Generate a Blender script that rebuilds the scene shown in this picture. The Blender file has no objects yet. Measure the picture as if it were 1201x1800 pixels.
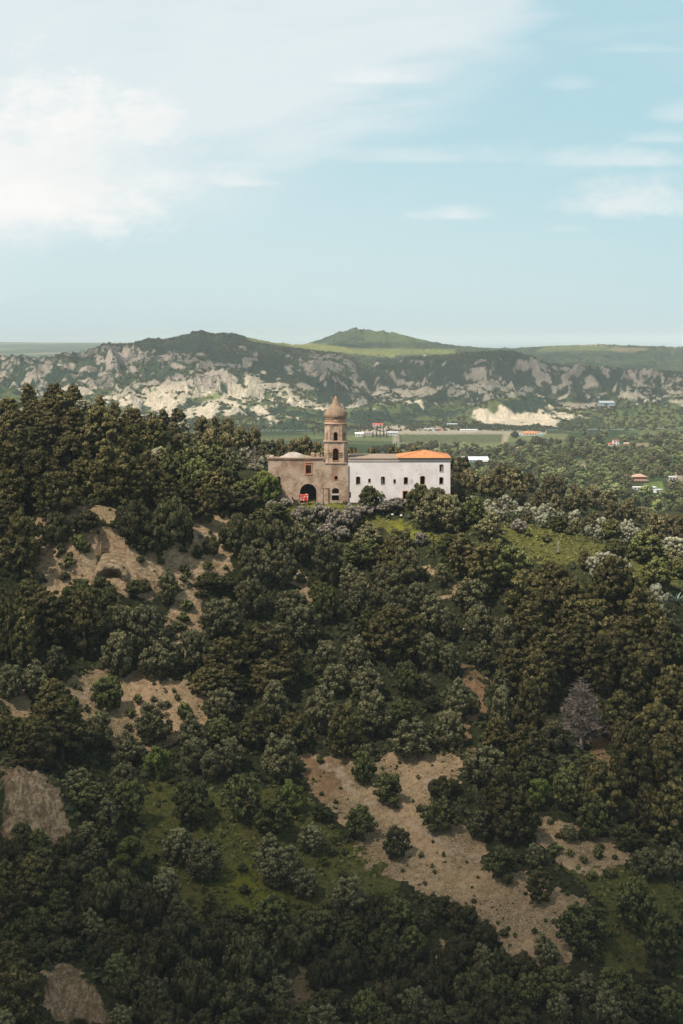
import bpy, bmesh, math, random
import numpy as np
from mathutils import Vector, Matrix

# ---------------------------------------------------------------- camera, sky, sun, exposure
SC = bpy.context.scene
COL = SC.collection
F, HOR = 2700.0, 594.0            # focal length and horizon of the photograph, in its pixels
cam_d = bpy.data.cameras.new("camera")
cam = bpy.data.objects.new("camera", cam_d); COL.objects.link(cam); SC.camera = cam
cam_d.sensor_fit = 'VERTICAL'; cam_d.sensor_height = 36.0; cam_d.sensor_width = 24.0
cam_d.lens = F / 1800.0 * 36.0
cam_d.shift_y = -(900.0 - HOR) / 1800.0
cam_d.clip_start = 1.0; cam_d.clip_end = 300000.0
cam.location = (0, 0, 0); cam.rotation_euler = (math.radians(90), 0, 0)

TOSUN = Vector((-0.52, -0.46, 1.0)).normalized()
EL = math.asin(TOSUN.z); ROT = math.atan2(TOSUN.x, TOSUN.y)
sun_d = bpy.data.lights.new("sun", 'SUN'); sun_d.energy = 5.0; sun_d.angle = math.radians(0.6)
sun_d.color = (1.0, 0.91, 0.80)
sun = bpy.data.objects.new("sun", sun_d); COL.objects.link(sun)
sun.rotation_euler = (-TOSUN).to_track_quat('-Z', 'Y').to_euler()
SC.view_settings.view_transform = 'Standard'; SC.view_settings.look = 'None'
SC.view_settings.exposure = 0.16; SC.view_settings.gamma = 1.0

class NT:
    """little helper around a node tree"""
    def __init__(s, nt): s.nt = nt; s.n = nt.nodes; s.l = nt.links
    def node(s, t, **kw):
        n = s.n.new(t)
        for k, v in kw.items(): setattr(n, k, v)
        return n
    def put(s, sock, v):
        if v is None: return
        if isinstance(v, bpy.types.NodeSocket): s.l.new(v, sock)
        elif isinstance(v, (tuple, list)) and len(v) == 3 and sock.type == 'RGBA': sock.default_value = (*v, 1)
        else: sock.default_value = v
    def math(s, op, a, b=None, c=None, clamp=False):
        n = s.node('ShaderNodeMath', operation=op, use_clamp=clamp)
        s.put(n.inputs[0], a); s.put(n.inputs[1], b)
        if c is not None: s.put(n.inputs[2], c)
        return n.outputs[0]
    def ramp(s, v, a, b, lo=0.0, hi=1.0):
        n = s.node('ShaderNodeMapRange', interpolation_type='SMOOTHSTEP')
        s.put(n.inputs[0], v); s.put(n.inputs[1], a); s.put(n.inputs[2], b); s.put(n.inputs[3], lo); s.put(n.inputs[4], hi)
        return n.outputs[0]
    def mix(s, f, a, b, mode='MIX'):
        n = s.node('ShaderNodeMix', data_type='RGBA', blend_type=mode)
        s.put(n.inputs[0], f); s.put(n.inputs[6], a); s.put(n.inputs[7], b)
        return n.outputs[2]
    def noise(s, vec, scale, detail=4, rough=0.55, dist=0.0):
        n = s.node('ShaderNodeTexNoise')
        s.put(n.inputs['Vector'], vec); s.put(n.inputs['Scale'], scale); s.put(n.inputs['Detail'], detail)
        s.put(n.inputs['Roughness'], rough); s.put(n.inputs['Distortion'], dist)
        return n.outputs[0]
    def comb(s, x, y, z):
        n = s.node('ShaderNodeCombineXYZ'); s.put(n.inputs[0], x); s.put(n.inputs[1], y); s.put(n.inputs[2], z)
        return n.outputs[0]
    def attr(s, name, out='Fac'):
        n = s.node('ShaderNodeAttribute', attribute_name=name); return n.outputs[out]
    def vec(s, kind='Object'):
        return s.node('ShaderNodeTexCoord').outputs[kind]
    def mapping(s, v, scale=(1, 1, 1), loc=(0, 0, 0)):
        n = s.node('ShaderNodeMapping'); s.put(n.inputs[0], v); n.inputs['Scale'].default_value = scale
        n.inputs['Location'].default_value = loc; return n.outputs[0]

# world: Nishita sky, veiled by thin high cloud, with cumulus laid out by direction
world = bpy.data.worlds.new("World"); SC.world = world; world.use_nodes = True
w = NT(world.node_tree); w.n.clear()
sky = w.node('ShaderNodeTexSky', sky_type='NISHITA'); sky.sun_disc = False
sky.sun_elevation = EL; sky.sun_rotation = ROT; sky.air_density = 1.0; sky.dust_density = 1.5; sky.ozone_density = 1.2
dirv = w.vec('Generated')
sep = w.node('ShaderNodeSeparateXYZ'); w.l.new(dirv, sep.inputs[0])
dy = w.math('MAXIMUM', w.math('ABSOLUTE', sep.outputs[1]), 0.05)
sx = w.math('DIVIDE', sep.outputs[0], dy); sz = w.math('DIVIDE', sep.outputs[2], dy)
plane = w.comb(w.math('MULTIPLY', sx, 1.0), w.math('MULTIPLY', sz, 1.7), w.math('MULTIPLY', sep.outputs[1], 0.3))
n1 = w.noise(plane, 11.0, 8, 0.58, 0.1); n2 = w.noise(plane, 38.0, 8, 0.64, 0.15)
warp = w.math('MULTIPLY_ADD', w.math('SUBTRACT', n1, 0.5), 1.1, w.math('MULTIPLY', w.math('SUBTRACT', n2, 0.5), 0.95))
def puff(u, v, ru, rv, soft=0.8, amp=1.0, warpk=1.0):
    """a cloud round the direction of photo pixel (u, v)"""
    a = w.math('DIVIDE', w.math('SUBTRACT', sx, (u - 600) / F), ru / F)
    b = w.math('DIVIDE', w.math('SUBTRACT', sz, (HOR - v) / F), rv / F)
    b = w.math('MAXIMUM', b, w.math('MULTIPLY', b, -2.6))       # flatter base
    r = w.math('SQRT', w.math('ADD', w.math('MULTIPLY', a, a), w.math('MULTIPLY', b, b)))
    r = w.math('MULTIPLY_ADD', warp, -2.2 * warpk, r)
    return w.ramp(r, 1.0 + soft * 0.6, 1.0 - soft * 0.6, 0.0, amp)
def union(lst):
    out = lst[0]
    for q in lst[1:]: out = w.math('MAXIMUM', out, q)
    return out
cum = union([puff(95, 325, 200, 150, 0.9, .97), puff(-20, 350, 230, 170, 1.0, .97), puff(262, 235, 80, 76, 0.6, .92), puff(180, 325, 170, 36, 1.4, .45), puff(415, 322, 55, 18, 1.1, 0.6),
             puff(1110, 362, 100, 46, 1.0, 0.62), puff(1090, 286, 100, 18, 1.2, 0.42), puff(800, 380, 56, 19, 1.2, 0.55),
             puff(665, 140, 66, 15, 1.5, 0.5), puff(1200, 205, 40, 20, 1.5, 0.3), puff(1130, 88, 70, 12, 1.6, 0.26),
             puff(1185, 245, 50, 14, 1.2, 0.32), puff(1000, 150, 32, 14, 1.4, 0.22), puff(720, 278, 130, 18, 1.5, 0.3), puff(990, 405, 30, 10, 1.4, 0.22),
             puff(-260, 260, 230, 90, 0.8, 0.85), puff(1500, 330, 200, 50, 0.9, 0.6)])
streak = w.comb(w.math('MULTIPLY', sx, 1.0), w.math('MULTIPLY_ADD', sz, 5.0, w.math('MULTIPLY', sx, -0.6)), 0.7)
n3 = w.noise(streak, 7.0, 7, 0.58, 0.2)
# broad veil along the top, thicker to the left and ending in a slanting edge at the upper right
edge = w.math('SUBTRACT', w.math('MULTIPLY_ADD', sz, 1.0, -0.160), w.math('MULTIPLY', w.math('SUBTRACT', sx, 0.05), 0.38))
edge = w.math('ADD', edge, w.math('MULTIPLY', w.math('SUBTRACT', n3, 0.5), 0.10))
rgt = w.ramp(w.math('MULTIPLY_ADD', w.math('SUBTRACT', n3, 0.5), 0.25, sx), 0.16, 0.07)
veil = w.math('MULTIPLY', w.math('MULTIPLY', w.ramp(edge, -0.035, 0.03, 0.0, 0.78), rgt), w.ramp(n3, 0.15, 0.65, 0.72, 1.0))
leftveil = w.math('MULTIPLY', w.ramp(w.math('MULTIPLY_ADD', w.math('SUBTRACT', n1, 0.5), 0.16, sx), 0.02, -0.2, 0.0, 0.72), w.ramp(sz, 0.06, 0.10))
veil = w.math('MAXIMUM', veil, leftveil)
veil = w.math('MAXIMUM', veil, w.math('MULTIPLY', w.ramp(n3, 0.45, 0.85, 0.0, 0.22), w.ramp(sz, 0.02, 0.10)))
# shaded grey-blue undersides of the cumulus on the left
under = w.math('MULTIPLY', w.ramp(w.math('MULTIPLY_ADD', warp, 0.04, sz), 0.086, 0.066), w.ramp(w.math('MULTIPLY_ADD', warp, 0.05, sz), 0.052, 0.066))
under = w.math('MULTIPLY', under, w.ramp(sx, -0.11, -0.19))
base = w.node('ShaderNodeVectorMath', operation='MULTIPLY'); w.l.new(sky.outputs[0], base.inputs[0]); base.inputs[1].default_value = (0.82, 1.02, 0.92)
basec = base.outputs[0]
hz = w.ramp(w.math('MULTIPLY_ADD', sx, 0.25, sz), 0.0, 0.20)
basec = w.mix(0.80, basec, w.mix(hz, (6.4, 7.75, 8.2), (4.6, 6.75, 7.45)))
basec = w.mix(veil, basec, (7.6, 8.0, 8.05))
shade = w.ramp(n1, 0.35, 0.7, 0.0, 1.0)
cloudc = w.mix(shade, (7.9, 8.15, 8.1), (8.9, 8.8, 8.6))
basec = w.mix(cum, basec, cloudc)
basec = w.mix(w.math('MULTIPLY', under, 0.32), basec, (5.0, 6.7, 7.3))
high = w.math('MAXIMUM', w.ramp(sep.outputs[2], 0.28, 0.50), w.ramp(sep.outputs[1], -0.1, -0.5, 0.0, 0.6))
basec = w.mix(w.math('MULTIPLY', high, 0.9), basec, (2.0, 2.4, 2.65))      # clearer, deeper sky overhead
bg = w.node('ShaderNodeBackground'); w.l.new(basec, bg.inputs[0]); bg.inputs[1].default_value = 0.10
wo = w.node('ShaderNodeOutputWorld'); w.l.new(bg.outputs[0], wo.inputs[0])

# ---------------------------------------------------------------- helpers
rng = np.random.RandomState(7); random.seed(7)
def at(u, v, Y):
    """world point at photo pixel (u, v) at distance Y"""
    return ((u - 600.0) / F * Y, Y, -(v - HOR) / F * Y)
def proj(x, y, z): return 600 + F * x / y, HOR - F * z / y

def _h(ix, iy, s):
    a = (ix.astype(np.int64) * 374761393 + iy.astype(np.int64) * 668265263 + s * 1442695041) & 0xffffffff
    a = ((a ^ (a >> 13)) * 1274126177) & 0xffffffff
    return ((a ^ (a >> 16)) & 0xffff) / 65535.0
def vnoise(x, y, s=0):
    ix, iy = np.floor(x), np.floor(y); fx, fy = x - ix, y - iy
    fx = fx * fx * fx * (fx * (fx * 6 - 15) + 10); fy = fy * fy * fy * (fy * (fy * 6 - 15) + 10)
    ix = ix.astype(np.int64); iy = iy.astype(np.int64)
    return (_h(ix, iy, s) * (1 - fx) * (1 - fy) + _h(ix + 1, iy, s) * fx * (1 - fy) + _h(ix, iy + 1, s) * (1 - fx) * fy + _h(ix + 1, iy + 1, s) * fx * fy)
def fbm(x, y, s=0, o=4, g=0.5):
    t = 0; a = 1.0; n = 0
    for k in range(o):
        c, d = math.cos(k * 1.3), math.sin(k * 1.3)
        t = t + a * vnoise((x * c - y * d) * 2 ** k + 17.3 * k, (x * d + y * c) * 2 ** k - 9.1 * k, s + k); n += a; a *= g
    return t / n
def ridged(x, y, s=0, o=4, g=0.5):
    t = 0; a = 1.0; n = 0
    for k in range(o):
        c, d = math.cos(k * 1.1 + .4), math.sin(k * 1.1 + .4)
        v = 1 - np.abs(2 * vnoise((x * c - y * d) * 2 ** k + 5.3 * k, (x * d + y * c) * 2 ** k, s + k) - 1)
        t = t + a * v * v; n += a; a *= g
    return t / n
def sstep(x, a, b):
    t = np.clip((x - a) / (b - a), 0, 1); return t * t * (3 - 2 * t)

class TPS:
    def __init__(s, pts, scale, reg=1e-3):
        P = np.array(pts, float); s.c = P[:, :2] / scale; s.sc = scale; n = len(P)
        d = np.sqrt(((s.c[:, None] - s.c[None]) ** 2).sum(-1)); K = s.k(d) + np.eye(n) * reg
        Q = np.hstack([np.ones((n, 1)), s.c]); A = np.block([[K, Q], [Q.T, np.zeros((3, 3))]])
        sol = np.linalg.solve(A, np.concatenate([P[:, 2], np.zeros(3)])); s.w = sol[:n]; s.a = sol[n:]
    def k(s, d): return np.where(d > 1e-9, d * d * np.log(np.maximum(d, 1e-9)), 0)
    def __call__(s, x, y):
        x = np.asarray(x, float) / s.sc; y = np.asarray(y, float) / s.sc
        out = s.a[0] + s.a[1] * x + s.a[2] * y
        for (cx, cy), wt in zip(s.c, s.w):
            r2 = (x - cx) ** 2 + (y - cy) ** 2
            out = out + wt * 0.5 * r2 * np.log(np.maximum(r2, 1e-12))
        return out

# ---------------------------------------------------------------- terrain
near_px = [(-150,1800,215),(0,1800,218),(130,1800,227),(300,1800,229),(600,1800,235),(900,1800,238),(1200,1800,240),(1400,1800,240),
 (0,1700,232),(110,1700,236),(300,1700,246),(600,1700,249),(900,1700,249),(1200,1700,248),
 (0,1600,252),(150,1600,255),(350,1600,262),(600,1600,264),(800,1600,260),(1000,1600,258),(1200,1600,262),
 (0,1500,262),(200,1500,272),(400,1500,277),(600,1500,280),(800,1500,276),(1000,1500,278),(1200,1500,280),
 (60,1475,266),(60,1350,273),(0,1350,284),(0,1440,268),
 (200,1400,292),(400,1400,293),(600,1400,296),(800,1400,295),(1000,1400,297),(1200,1400,298),
 (0,1300,300),(200,1300,312),(400,1300,312),(600,1300,315),(800,1300,315),(1000,1300,318),(1200,1300,318),
 (0,1200,318),(200,1200,330),(400,1200,330),(600,1200,333),(800,1200,335),(1000,1200,338),(1200,1200,336),
 (0,1100,336),(200,1100,344),(400,1100,350),(600,1100,353),(800,1100,354),(1000,1100,352),(1200,1100,350),
 (190,1040,350),(60,1045,347),(60,960,358),(190,900,362),(60,900,364),(300,900,370),(340,1000,360),(450,985,368),(600,1000,371),(800,1000,370),(950,1000,368),(1100,1030,362),(1200,1060,358),
 (450,893,392),(600,930,390),(520,888,398),(600,886,398.5),(700,884,398.5),(790,886,399),(700,930,390),(830,905,402),(850,950,385),
 (950,925,400),(1050,955,394),(1150,985,387),(1200,1000,384),
 (0,878,372),(0,850,395),(0,800,430),(0,750,470),(0,712,500),(150,880,376),(150,800,432),(150,722,498),(250,738,505),(300,868,392),(300,800,430),(300,752,510),
 (400,862,400),(400,800,445),(400,772,530),(455,860,415),(480,800,545),(560,830,480),(600,822,560),(700,822,570),(800,838,560),
 (850,874,480),(850,850,560),(950,905,470),(950,880,560),(1050,938,460),(1050,905,600),(1180,968,450),(1180,935,600),(1000,880,680),(1200,910,720),(900,858,650)]
near_pts = [at(*p) for p in near_px] + [(0,420,-42.9),(27,425,-43.4),(-18,422,-42.6),(-115,570,-36),(0,700,-75),(100,790,-98),(200,800,-106),(-100,700,-70),(-200,700,-66),
 (0,900,-116),(300,900,-118),(-300,900,-118),(150,900,-118),(-150,900,-116),(-250,400,-35),(-250,520,-28),(260,400,-76),(300,620,-97),(-250,300,-70),(250,250,-100),(-70,580,-46),(-140,630,-52),
 (0,150,-120),(-100,150,-116),(100,150,-122),(0,90,-125),(150,90,-126),(-150,90,-122)]
near_f = TPS(near_pts, 100.0, 2e-3)
far_px = [(0,640,3700),(100,624,3900),(200,606,4100),(270,598,4150),(350,588,4200),(410,590,4150),(480,604,4100),(600,624,3900),(700,630,3800),(800,630,3750),(870,623,3700),(930,628,3750),
 (1000,652,3700),(1100,662,3700),(1200,666,3600),(1400,670,3600),(-250,650,3600),(400,640,3700),(600,680,3300),(600,655,3600),(800,680,3300),(900,660,3450),(1000,690,3300),(1150,690,3200),
 (700,722,2900),(1200,730,2750),(250,694,3000),(400,724,2800),(500,746,2620),(330,650,3400),(150,665,3300),(0,695,3000),(-200,690,3000),(500,700,3000),(100,720,2750),(250,735,2650),
 (500,606,4600),(600,615,4500),(700,616,4600),(800,618,4500),(560,600,5200),(620,580,5400),(700,587,5400),(760,603,5400),(850,613,5500),(900,613,5600),(1000,609,5800),(1100,609,5800),(1200,613,5600),(1400,612,5600),
 (1100,640,4600),(950,638,4600),(1250,640,4600),(1300,690,3200),(100,650,4700),(300,640,5000),(420,620,5400),(0,650,4600)]
far_pts = [at(*p) for p in far_px] + [(x, y, z) for x in (-900, -450, 0, 450, 900) for y, z in ((900, -117), (1300, -122), (1800, -132), (2300, -146))] + \
 [(-450, 2550, -146), (450, 2600, -149), (0, 2600, -148), (-1200, 6500, -120), (-2500, 6500, -120), (0, 6500, -90), (1200, 6500, -75), (2500, 6500, -75), (1400, 2600, -149), (-1400, 2600, -146)]
far_f = TPS(far_pts, 1000.0, 2e-3)

def near_detail(x, y):
    """gullies, terraces and rough ground"""
    u = 600 + F * x / np.maximum(y, 60)
    z = (fbm(x / 42, y / 42, 3, 4) - .5) * 6.0 + (fbm(x / 9, y / 9, 8, 4) - .5) * 1.7
    z = z - ridged(x / 55 + 3, y / 120 + 1, 11, 3) * 2.2 * sstep(y, 400, 370)
    flat = np.exp(-(((x - 2) / 36) ** 2 + ((y - 408) / 14) ** 2) ** 1.5)
    return z * (1 - flat)
def cliff(x, y, z):
    """sharpen the rock faces: the cave bluff, the rock slab at the left edge and the bluff at the bottom"""
    out = z
    for (cx, cy, rx, ry, step) in CLIFFS:
        m = np.exp(-(((x - cx) / rx) ** 4 + ((y - cy) / ry) ** 4))
        yy = y + (fbm(x / 6, y / 14, 31, 3) - .5) * 5
        bump = step * (sstep(yy, cy - 2.2, cy + 2.2) - sstep(yy, cy - ry * .95, cy + ry * .95))
        strata = (ridged(x / 9 + 3, y / 5, 41, 4) - .4) * 2.6 + (fbm(x / 3.0, y / 2.4, 45, 3) - .5) * .9
        flute = (ridged(x / 3.4 + z / 9, y / 30, 47, 3) - .45) * (1.8 if step > 5 else .6)
        out = out + m * (bump + strata + flute)
    return out
cav = at(190, 1018, 351)
CLIFFS = [(cav[0] + 2, 354, 17, 9, 4.6), (at(60, 1400, 271)[0], 270, 9, 8, 6.5), (at(140, 1740, 233)[0], 233, 9, 9, 6.0), (at(360, 960, 364)[0], 366, 9, 8, 1.2)]
def far_detail(x, y, z0):
    hill = sstep(z0, -146, -118) * sstep(y, 2300, 2800)
    wx = x + (fbm(x / 300, y / 300, 51, 3) - .5) * 260; wy = y + (fbm(x / 300, y / 300, 57, 3) - .5) * 260
    crest = 1 - 0.72 * sstep(y, 3600, 4000)
    zz = (ridged(wx / 420, wy / 560, 61, 5, .52) - .46) * 128 * hill * crest
    zz = zz + (ridged(wx / 85, wy / 150, 71, 4, .55) - .42) * 40 * hill * crest
    zz = zz + (fbm(x / 160, y / 160, 77, 3) - .5) * 6
    # rounded clay mounds at the foot of the badlands
    for (u, v, Y, rx, ry, h) in MOUNDS:
        cx = (u - 600) / F * Y
        e = ((x - cx + (fbm(x/40,y/40,5,2)-.5)*40) / rx) ** 2 + ((y - Y) / ry) ** 2
        zz = zz + h * np.exp(-e ** 1.5) * (0.8 + 0.45 * ridged(x / 38, y / 70, 81, 3))
    return zz
MOUNDS = [(915,722,2760,75,75,27),(845,735,2740,60,60,15),(965,738,2720,60,60,13),(1085,738,2640,120,80,20),(1190,745,2600,90,70,17),(395,735,2700,40,55,17),(330,728,2720,60,60,14),(515,742,2600,35,50,13),(455,742,2620,45,50,12),
          (440,720,2850,60,60,12),(260,715,2800,60,60,14),(690,728,2860,70,50,15),(640,730,2800,40,50,13),(740,725,2900,60,60,14)]
CREST = None; CT = None
def H_far(x, y):
    yc = np.minimum(y, 6500.0)
    z0 = far_f(x, yc) if np.ndim(x) else far_f(np.array([x]), np.array([yc]))
    z = z0 + far_detail(x, y, z0) * sstep(y, 1400, 2400) * (1 - sstep(y, 5900, 6500))
    if CREST is not None:
        t_ = x / y
        for yc_, wy_, dz_ in CREST: z = z + np.interp(t_, CT, dz_) * np.exp(-((y - yc_) / wy_) ** 2)
    far = -120 + 72 * sstep(y, 7000, 16000)
    return z * (1 - sstep(y, 5900, 7000)) + far * sstep(y, 5900, 7000)
# skylines of the two crests as the photograph shows them (pixel column, pixel row)
SKY1 = [(-400,660),(-100,650),(0,642),(60,633),(120,624),(165,612),(195,604),(225,606),(262,595),(290,598),(330,587),(350,581),(375,587),(410,586),(430,592),(480,602),(540,612),(600,622),(640,638),(700,632),(780,624),(850,618),(880,616),(905,617),(930,627),(960,638),(1000,645),(1100,648),(1200,655),(1600,660)]
SKY2 = [(-400,640),(300,628),(450,612),(540,604),(560,598),(600,583),(620,579),(650,580),(700,586),(715,591),(760,601),(800,607),(850,612),(900,612),(960,609),(1010,607),(1060,606),(1150,609),(1200,611),(1600,615)]
CT = np.linspace(-.36, .36, 181); acc = []
for rows_, sk, wy_ in ((np.arange(3450, 4400, 20.), SKY1, 420.), (np.arange(4750, 6000, 25.), SKY2, 600.)):
    T2, Y2 = np.meshgrid(CT, rows_); Z2 = H_far(T2 * Y2, Y2); el = Z2 / Y2; k = el.argmax(0); want = np.interp(CT * F + 600, [p[0] for p in sk], [(HOR - p[1]) / F for p in sk])
    yk = rows_[k]; d_ = (want - el.max(0)) * yk; yc_ = 3950. if wy_ < 500 else 5400.; acc.append((yc_, wy_, d_ / np.maximum(np.exp(-((yk - yc_) / wy_) ** 2), .45)))
CREST = acc
def H_near(x, y):
    z = near_f(x, y) + near_detail(x, y)
    return cliff(x, y, z)

def spaced(a, b, segs):
    """coordinates from a to b with the spacing of each (limit, step)"""
    out = [a]
    while out[-1] < b:
        st = next(s for lim, s in segs if out[-1] < lim); out.append(out[-1] + st)
    return np.array(out)
gx = spaced(-330, 330, [(-200, 3.0), (-125, 1.2), (125, 0.5), (200, 1.2), (9e9, 3.0)])
gy = spaced(80, 906, [(200, 3.0), (425, 0.5), (640, 1.0), (9e9, 3.0)])
GX, GY = np.meshgrid(gx, gy)
GZ = H_near(GX, GY)
farz = H_far(GX[gy > 690], GY[gy > 690]); b = sstep(GY[gy > 690], 700, 900)
GZ[gy > 690] = GZ[gy > 690] * (1 - b) + farz * b
# the cave floor runs level into the bluff
_y = np.arange(300, 380, .25); _i = np.searchsorted(gx, cav[0]); _zz = np.interp(_y, gy, GZ[:, _i]); _k = int(np.nonzero(-(1013 - HOR) / F * _y <= _zz)[0][0])
cav = (cav[0], float(_y[_k]), float(_zz[_k]))
CW, CD = 3.3, 6.0
cyf = cav[1] + .6
ci = (np.abs(GX - cav[0]) < CW) & (GY > cyf - 1.5) & (GY < cyf + CD)
cz = cav[2] - .9
GZ[ci] = np.minimum(GZ[ci], cz)

def Hn(x, y):
    """height of the near hillside by bilinear lookup"""
    x = np.clip(np.asarray(x, float), gx[0], gx[-1] - .01); y = np.clip(np.asarray(y, float), gy[0], gy[-1] - .01)
    i = np.clip(np.searchsorted(gx, x) - 1, 0, len(gx) - 2); j = np.clip(np.searchsorted(gy, y) - 1, 0, len(gy) - 2)
    fx = (x - gx[i]) / (gx[i + 1] - gx[i]); fy = (y - gy[j]) / (gy[j + 1] - gy[j])
    return GZ[j, i] * (1 - fx) * (1 - fy) + GZ[j, i + 1] * fx * (1 - fy) + GZ[j + 1, i] * (1 - fx) * fy + GZ[j + 1, i + 1] * fx * fy
_ys = np.concatenate([np.arange(150, 900, 0.5)])
def ground(u, v, ymin=150, ymax=900):
    """first point of the near hillside met by the sight line of photo pixel (u, v)"""
    ys = _ys[(_ys >= ymin) & (_ys <= ymax)]
    x = (u - 600) / F * ys; z = -(v - HOR) / F * ys
    hit = np.nonzero(z <= Hn(x, ys))[0]
    if len(hit) == 0: return None
    k = hit[0]; return (x[k], ys[k], float(Hn(x[k], ys[k])))
_yf = np.arange(900, 5200, 6.0)
def ground_far(u, v, ymin=900):
    ys = _yf[_yf >= ymin]; x = (u - 600) / F * ys; z = -(v - HOR) / F * ys
    hit = np.nonzero(z <= H_far(x, ys))[0]
    if len(hit) == 0: return None
    k = hit[0]; return (x[k], ys[k], float(H_far(x[k:k+1], ys[k:k+1])[0]))

def mesh_obj(name, V, Fc, mat=None, parent=None, smooth=False, kind=None):
    me = bpy.data.meshes.new(name)
    V = np.asarray(V, np.float32).reshape(-1, 3); Fc = np.asarray(Fc, np.int32)
    me.vertices.add(len(V)); me.vertices.foreach_set('co', V.ravel())
    k = Fc.shape[1]; me.loops.add(Fc.size); me.loops.foreach_set('vertex_index', Fc.ravel())
    me.polygons.add(len(Fc)); me.polygons.foreach_set('loop_start', np.arange(0, Fc.size, k, dtype=np.int32))
    me.polygons.foreach_set('loop_total', np.full(len(Fc), k, np.int32))
    if smooth: me.polygons.foreach_set('use_smooth', np.ones(len(Fc), bool))
    me.update(calc_edges=True)
    if mat: me.materials.append(mat)
    o = bpy.data.objects.new(name, me); COL.objects.link(o)
    if parent: o.parent = parent
    if kind: o['kind'] = kind
    return o
def grid_faces(ny, nx):
    i = np.arange(nx - 1)[None] + np.arange(ny - 1)[:, None] * nx
    return np.stack([i, i + 1, i + nx + 1, i + nx], -1).reshape(-1, 4)
def set_col(o, name, C):
    C = np.asarray(C, np.float32)
    if C.shape[1] == 3: C = np.hstack([C, np.ones((len(C), 1), np.float32)])
    a = o.data.color_attributes.new(name, 'FLOAT_COLOR', 'POINT'); a.data.foreach_set('color', C.ravel())
def in_poly(u, v, P):
    r = np.zeros(u.shape, bool); n = len(P)
    for i in range(n):
        x1, y1 = P[i]; x2, y2 = P[(i + 1) % n]
        if y1 == y2: continue
        c = ((y1 > v) != (y2 > v)) & (u < (x2 - x1) * (v - y1) / (y2 - y1) + x1); r ^= c
    return r
def soft_poly(u, v, P, j=6):
    return sum(in_poly(u + a * j, v + b * j, P).astype(float) for a, b in ((0, 0), (1, .5), (-1, -.5), (.5, -1), (-.5, 1))) / 5
def stroke(u, v, P, wd):
    d = np.full(u.shape, 1e9)
    for (x1, y1), (x2, y2) in zip(P[:-1], P[1:]):
        dx, dy_ = x2 - x1, y2 - y1; t = np.clip(((u - x1) * dx + (v - y1) * dy_) / (dx * dx + dy_ * dy_), 0, 1)
        d = np.minimum(d, np.hypot(u - x1 - t * dx, v - y1 - t * dy_))
    return 1 - sstep(d, wd * .5, wd * 1.1)

U, Vv = proj(GX, GY, GZ)
Uw = U + (fbm(GX / 4, GY / 4, 91, 4) - .5) * 66; Vw = Vv + (fbm(GX / 4 + 40, GY / 4, 95, 4) - .5) * 44
fg = (GY < 425).astype(float)
BARE = [[(515,1322),(600,1328),(700,1322),(830,1325),(790,1380),(760,1420),(860,1480),(850,1515),(960,1560),(1040,1590),(990,1640),(1000,1700),(930,1700),(860,1650),(800,1590),(700,1555),(640,1510),(600,1440),(540,1380)],
 [(935,1430),(1010,1462),(1110,1490),(1110,1530),(1010,1530),(960,1490)], [(95,1195),(200,1178),(360,1195),(355,1290),(250,1320),(200,1310),(140,1262)],
 [(85,905),(180,885),(215,925),(330,960),(345,905),(425,895),(395,1010),(300,1032),(225,1050),(80,1050),(60,1000)], [(0,1215),(45,1195),(32,1290),(0,1275)],
 [(15,1350),(70,1340),(115,1440),(95,1480),(10,1480)], [(95,1700),(130,1700),(220,1800),(85,1800)], [(0,1340),(22,1330),(16,1420),(0,1430)], [(20,1050),(60,1010),(45,1055)],
 [(300,1060),(350,1030),(360,1110),(305,1145)], [(640,1725),(665,1715),(705,1800),(620,1800)], [(750,1660),(785,1650),(805,1685),(760,1690)], [(500,1720),(545,1700),(560,1780),(500,1790)],
 [(735,1000),(765,1000),(765,1022),(740,1020)], [(780,1025),(810,1030),(800,1048),(782,1045)], [(300,1160),(330,1110),(320,1180)]]
STRK = [([(1055,1300),(1062,1360),(1070,1425)], 17), ([(820,1170),(843,1210),(848,1245),(832,1270),(815,1325)], 9), ([(938,1275),(944,1310)], 9), ([(525,1010),(545,1045)], 11),
 ([(720,1700),(708,1740),(700,1790)], 8), ([(865,1645),(900,1690),(935,1722)], 8), ([(1108,1022),(1122,1052)], 10), ([(1155,1140),(1165,1165),(1172,1195)], 9), ([(75,1600),(140,1570),(130,1640)], 6),
 ([(60,1540),(25,1580)], 7), ([(105,1650),(80,1700),(110,1720)], 8), ([(310,1045),(370,1035)], 6), ([(1085,1060),(1090,1085)], 8), ([(880,1035),(905,1045)], 6), ([(1000,1075),(1060,1100)], 6), ([(1090,1430),(1075,1480)], 9), ([(1080,1470),(1120,1460)], 6), ([(640,1020),(650,1040)], 6), ([(745,1055),(790,1050)], 5)]
bare = np.zeros(GX.shape)
for P in BARE: bare = np.maximum(bare, soft_poly(Uw, Vw, P, 12))
for P, wd in STRK: bare = np.maximum(bare, stroke(Uw, Vw, P, wd))
bare *= fg
path = np.maximum(stroke(Uw * .6 + U * .4, Vw * .6 + Vv * .4, [(560,1325),(620,1390),(680,1430),(740,1455),(800,1495),(860,1515)], 9), soft_poly(Uw, Vw, [(715,1370),(760,1350),(785,1390),(770,1410),(735,1405)]))
path = np.maximum(path, np.maximum(stroke(U, Vw, [(85,1205),(130,1218),(205,1222),(300,1220)], 3), stroke(U, Vv, [(300,892),(400,892),(430,893)], 3)))
path = np.maximum(path, stroke(U, Vw, [(300,1060),(345,1038),(400,1030)], 4)); path *= fg * (.45 + .5 * fbm(GX / 6, GY / 6, 99, 3))
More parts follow.
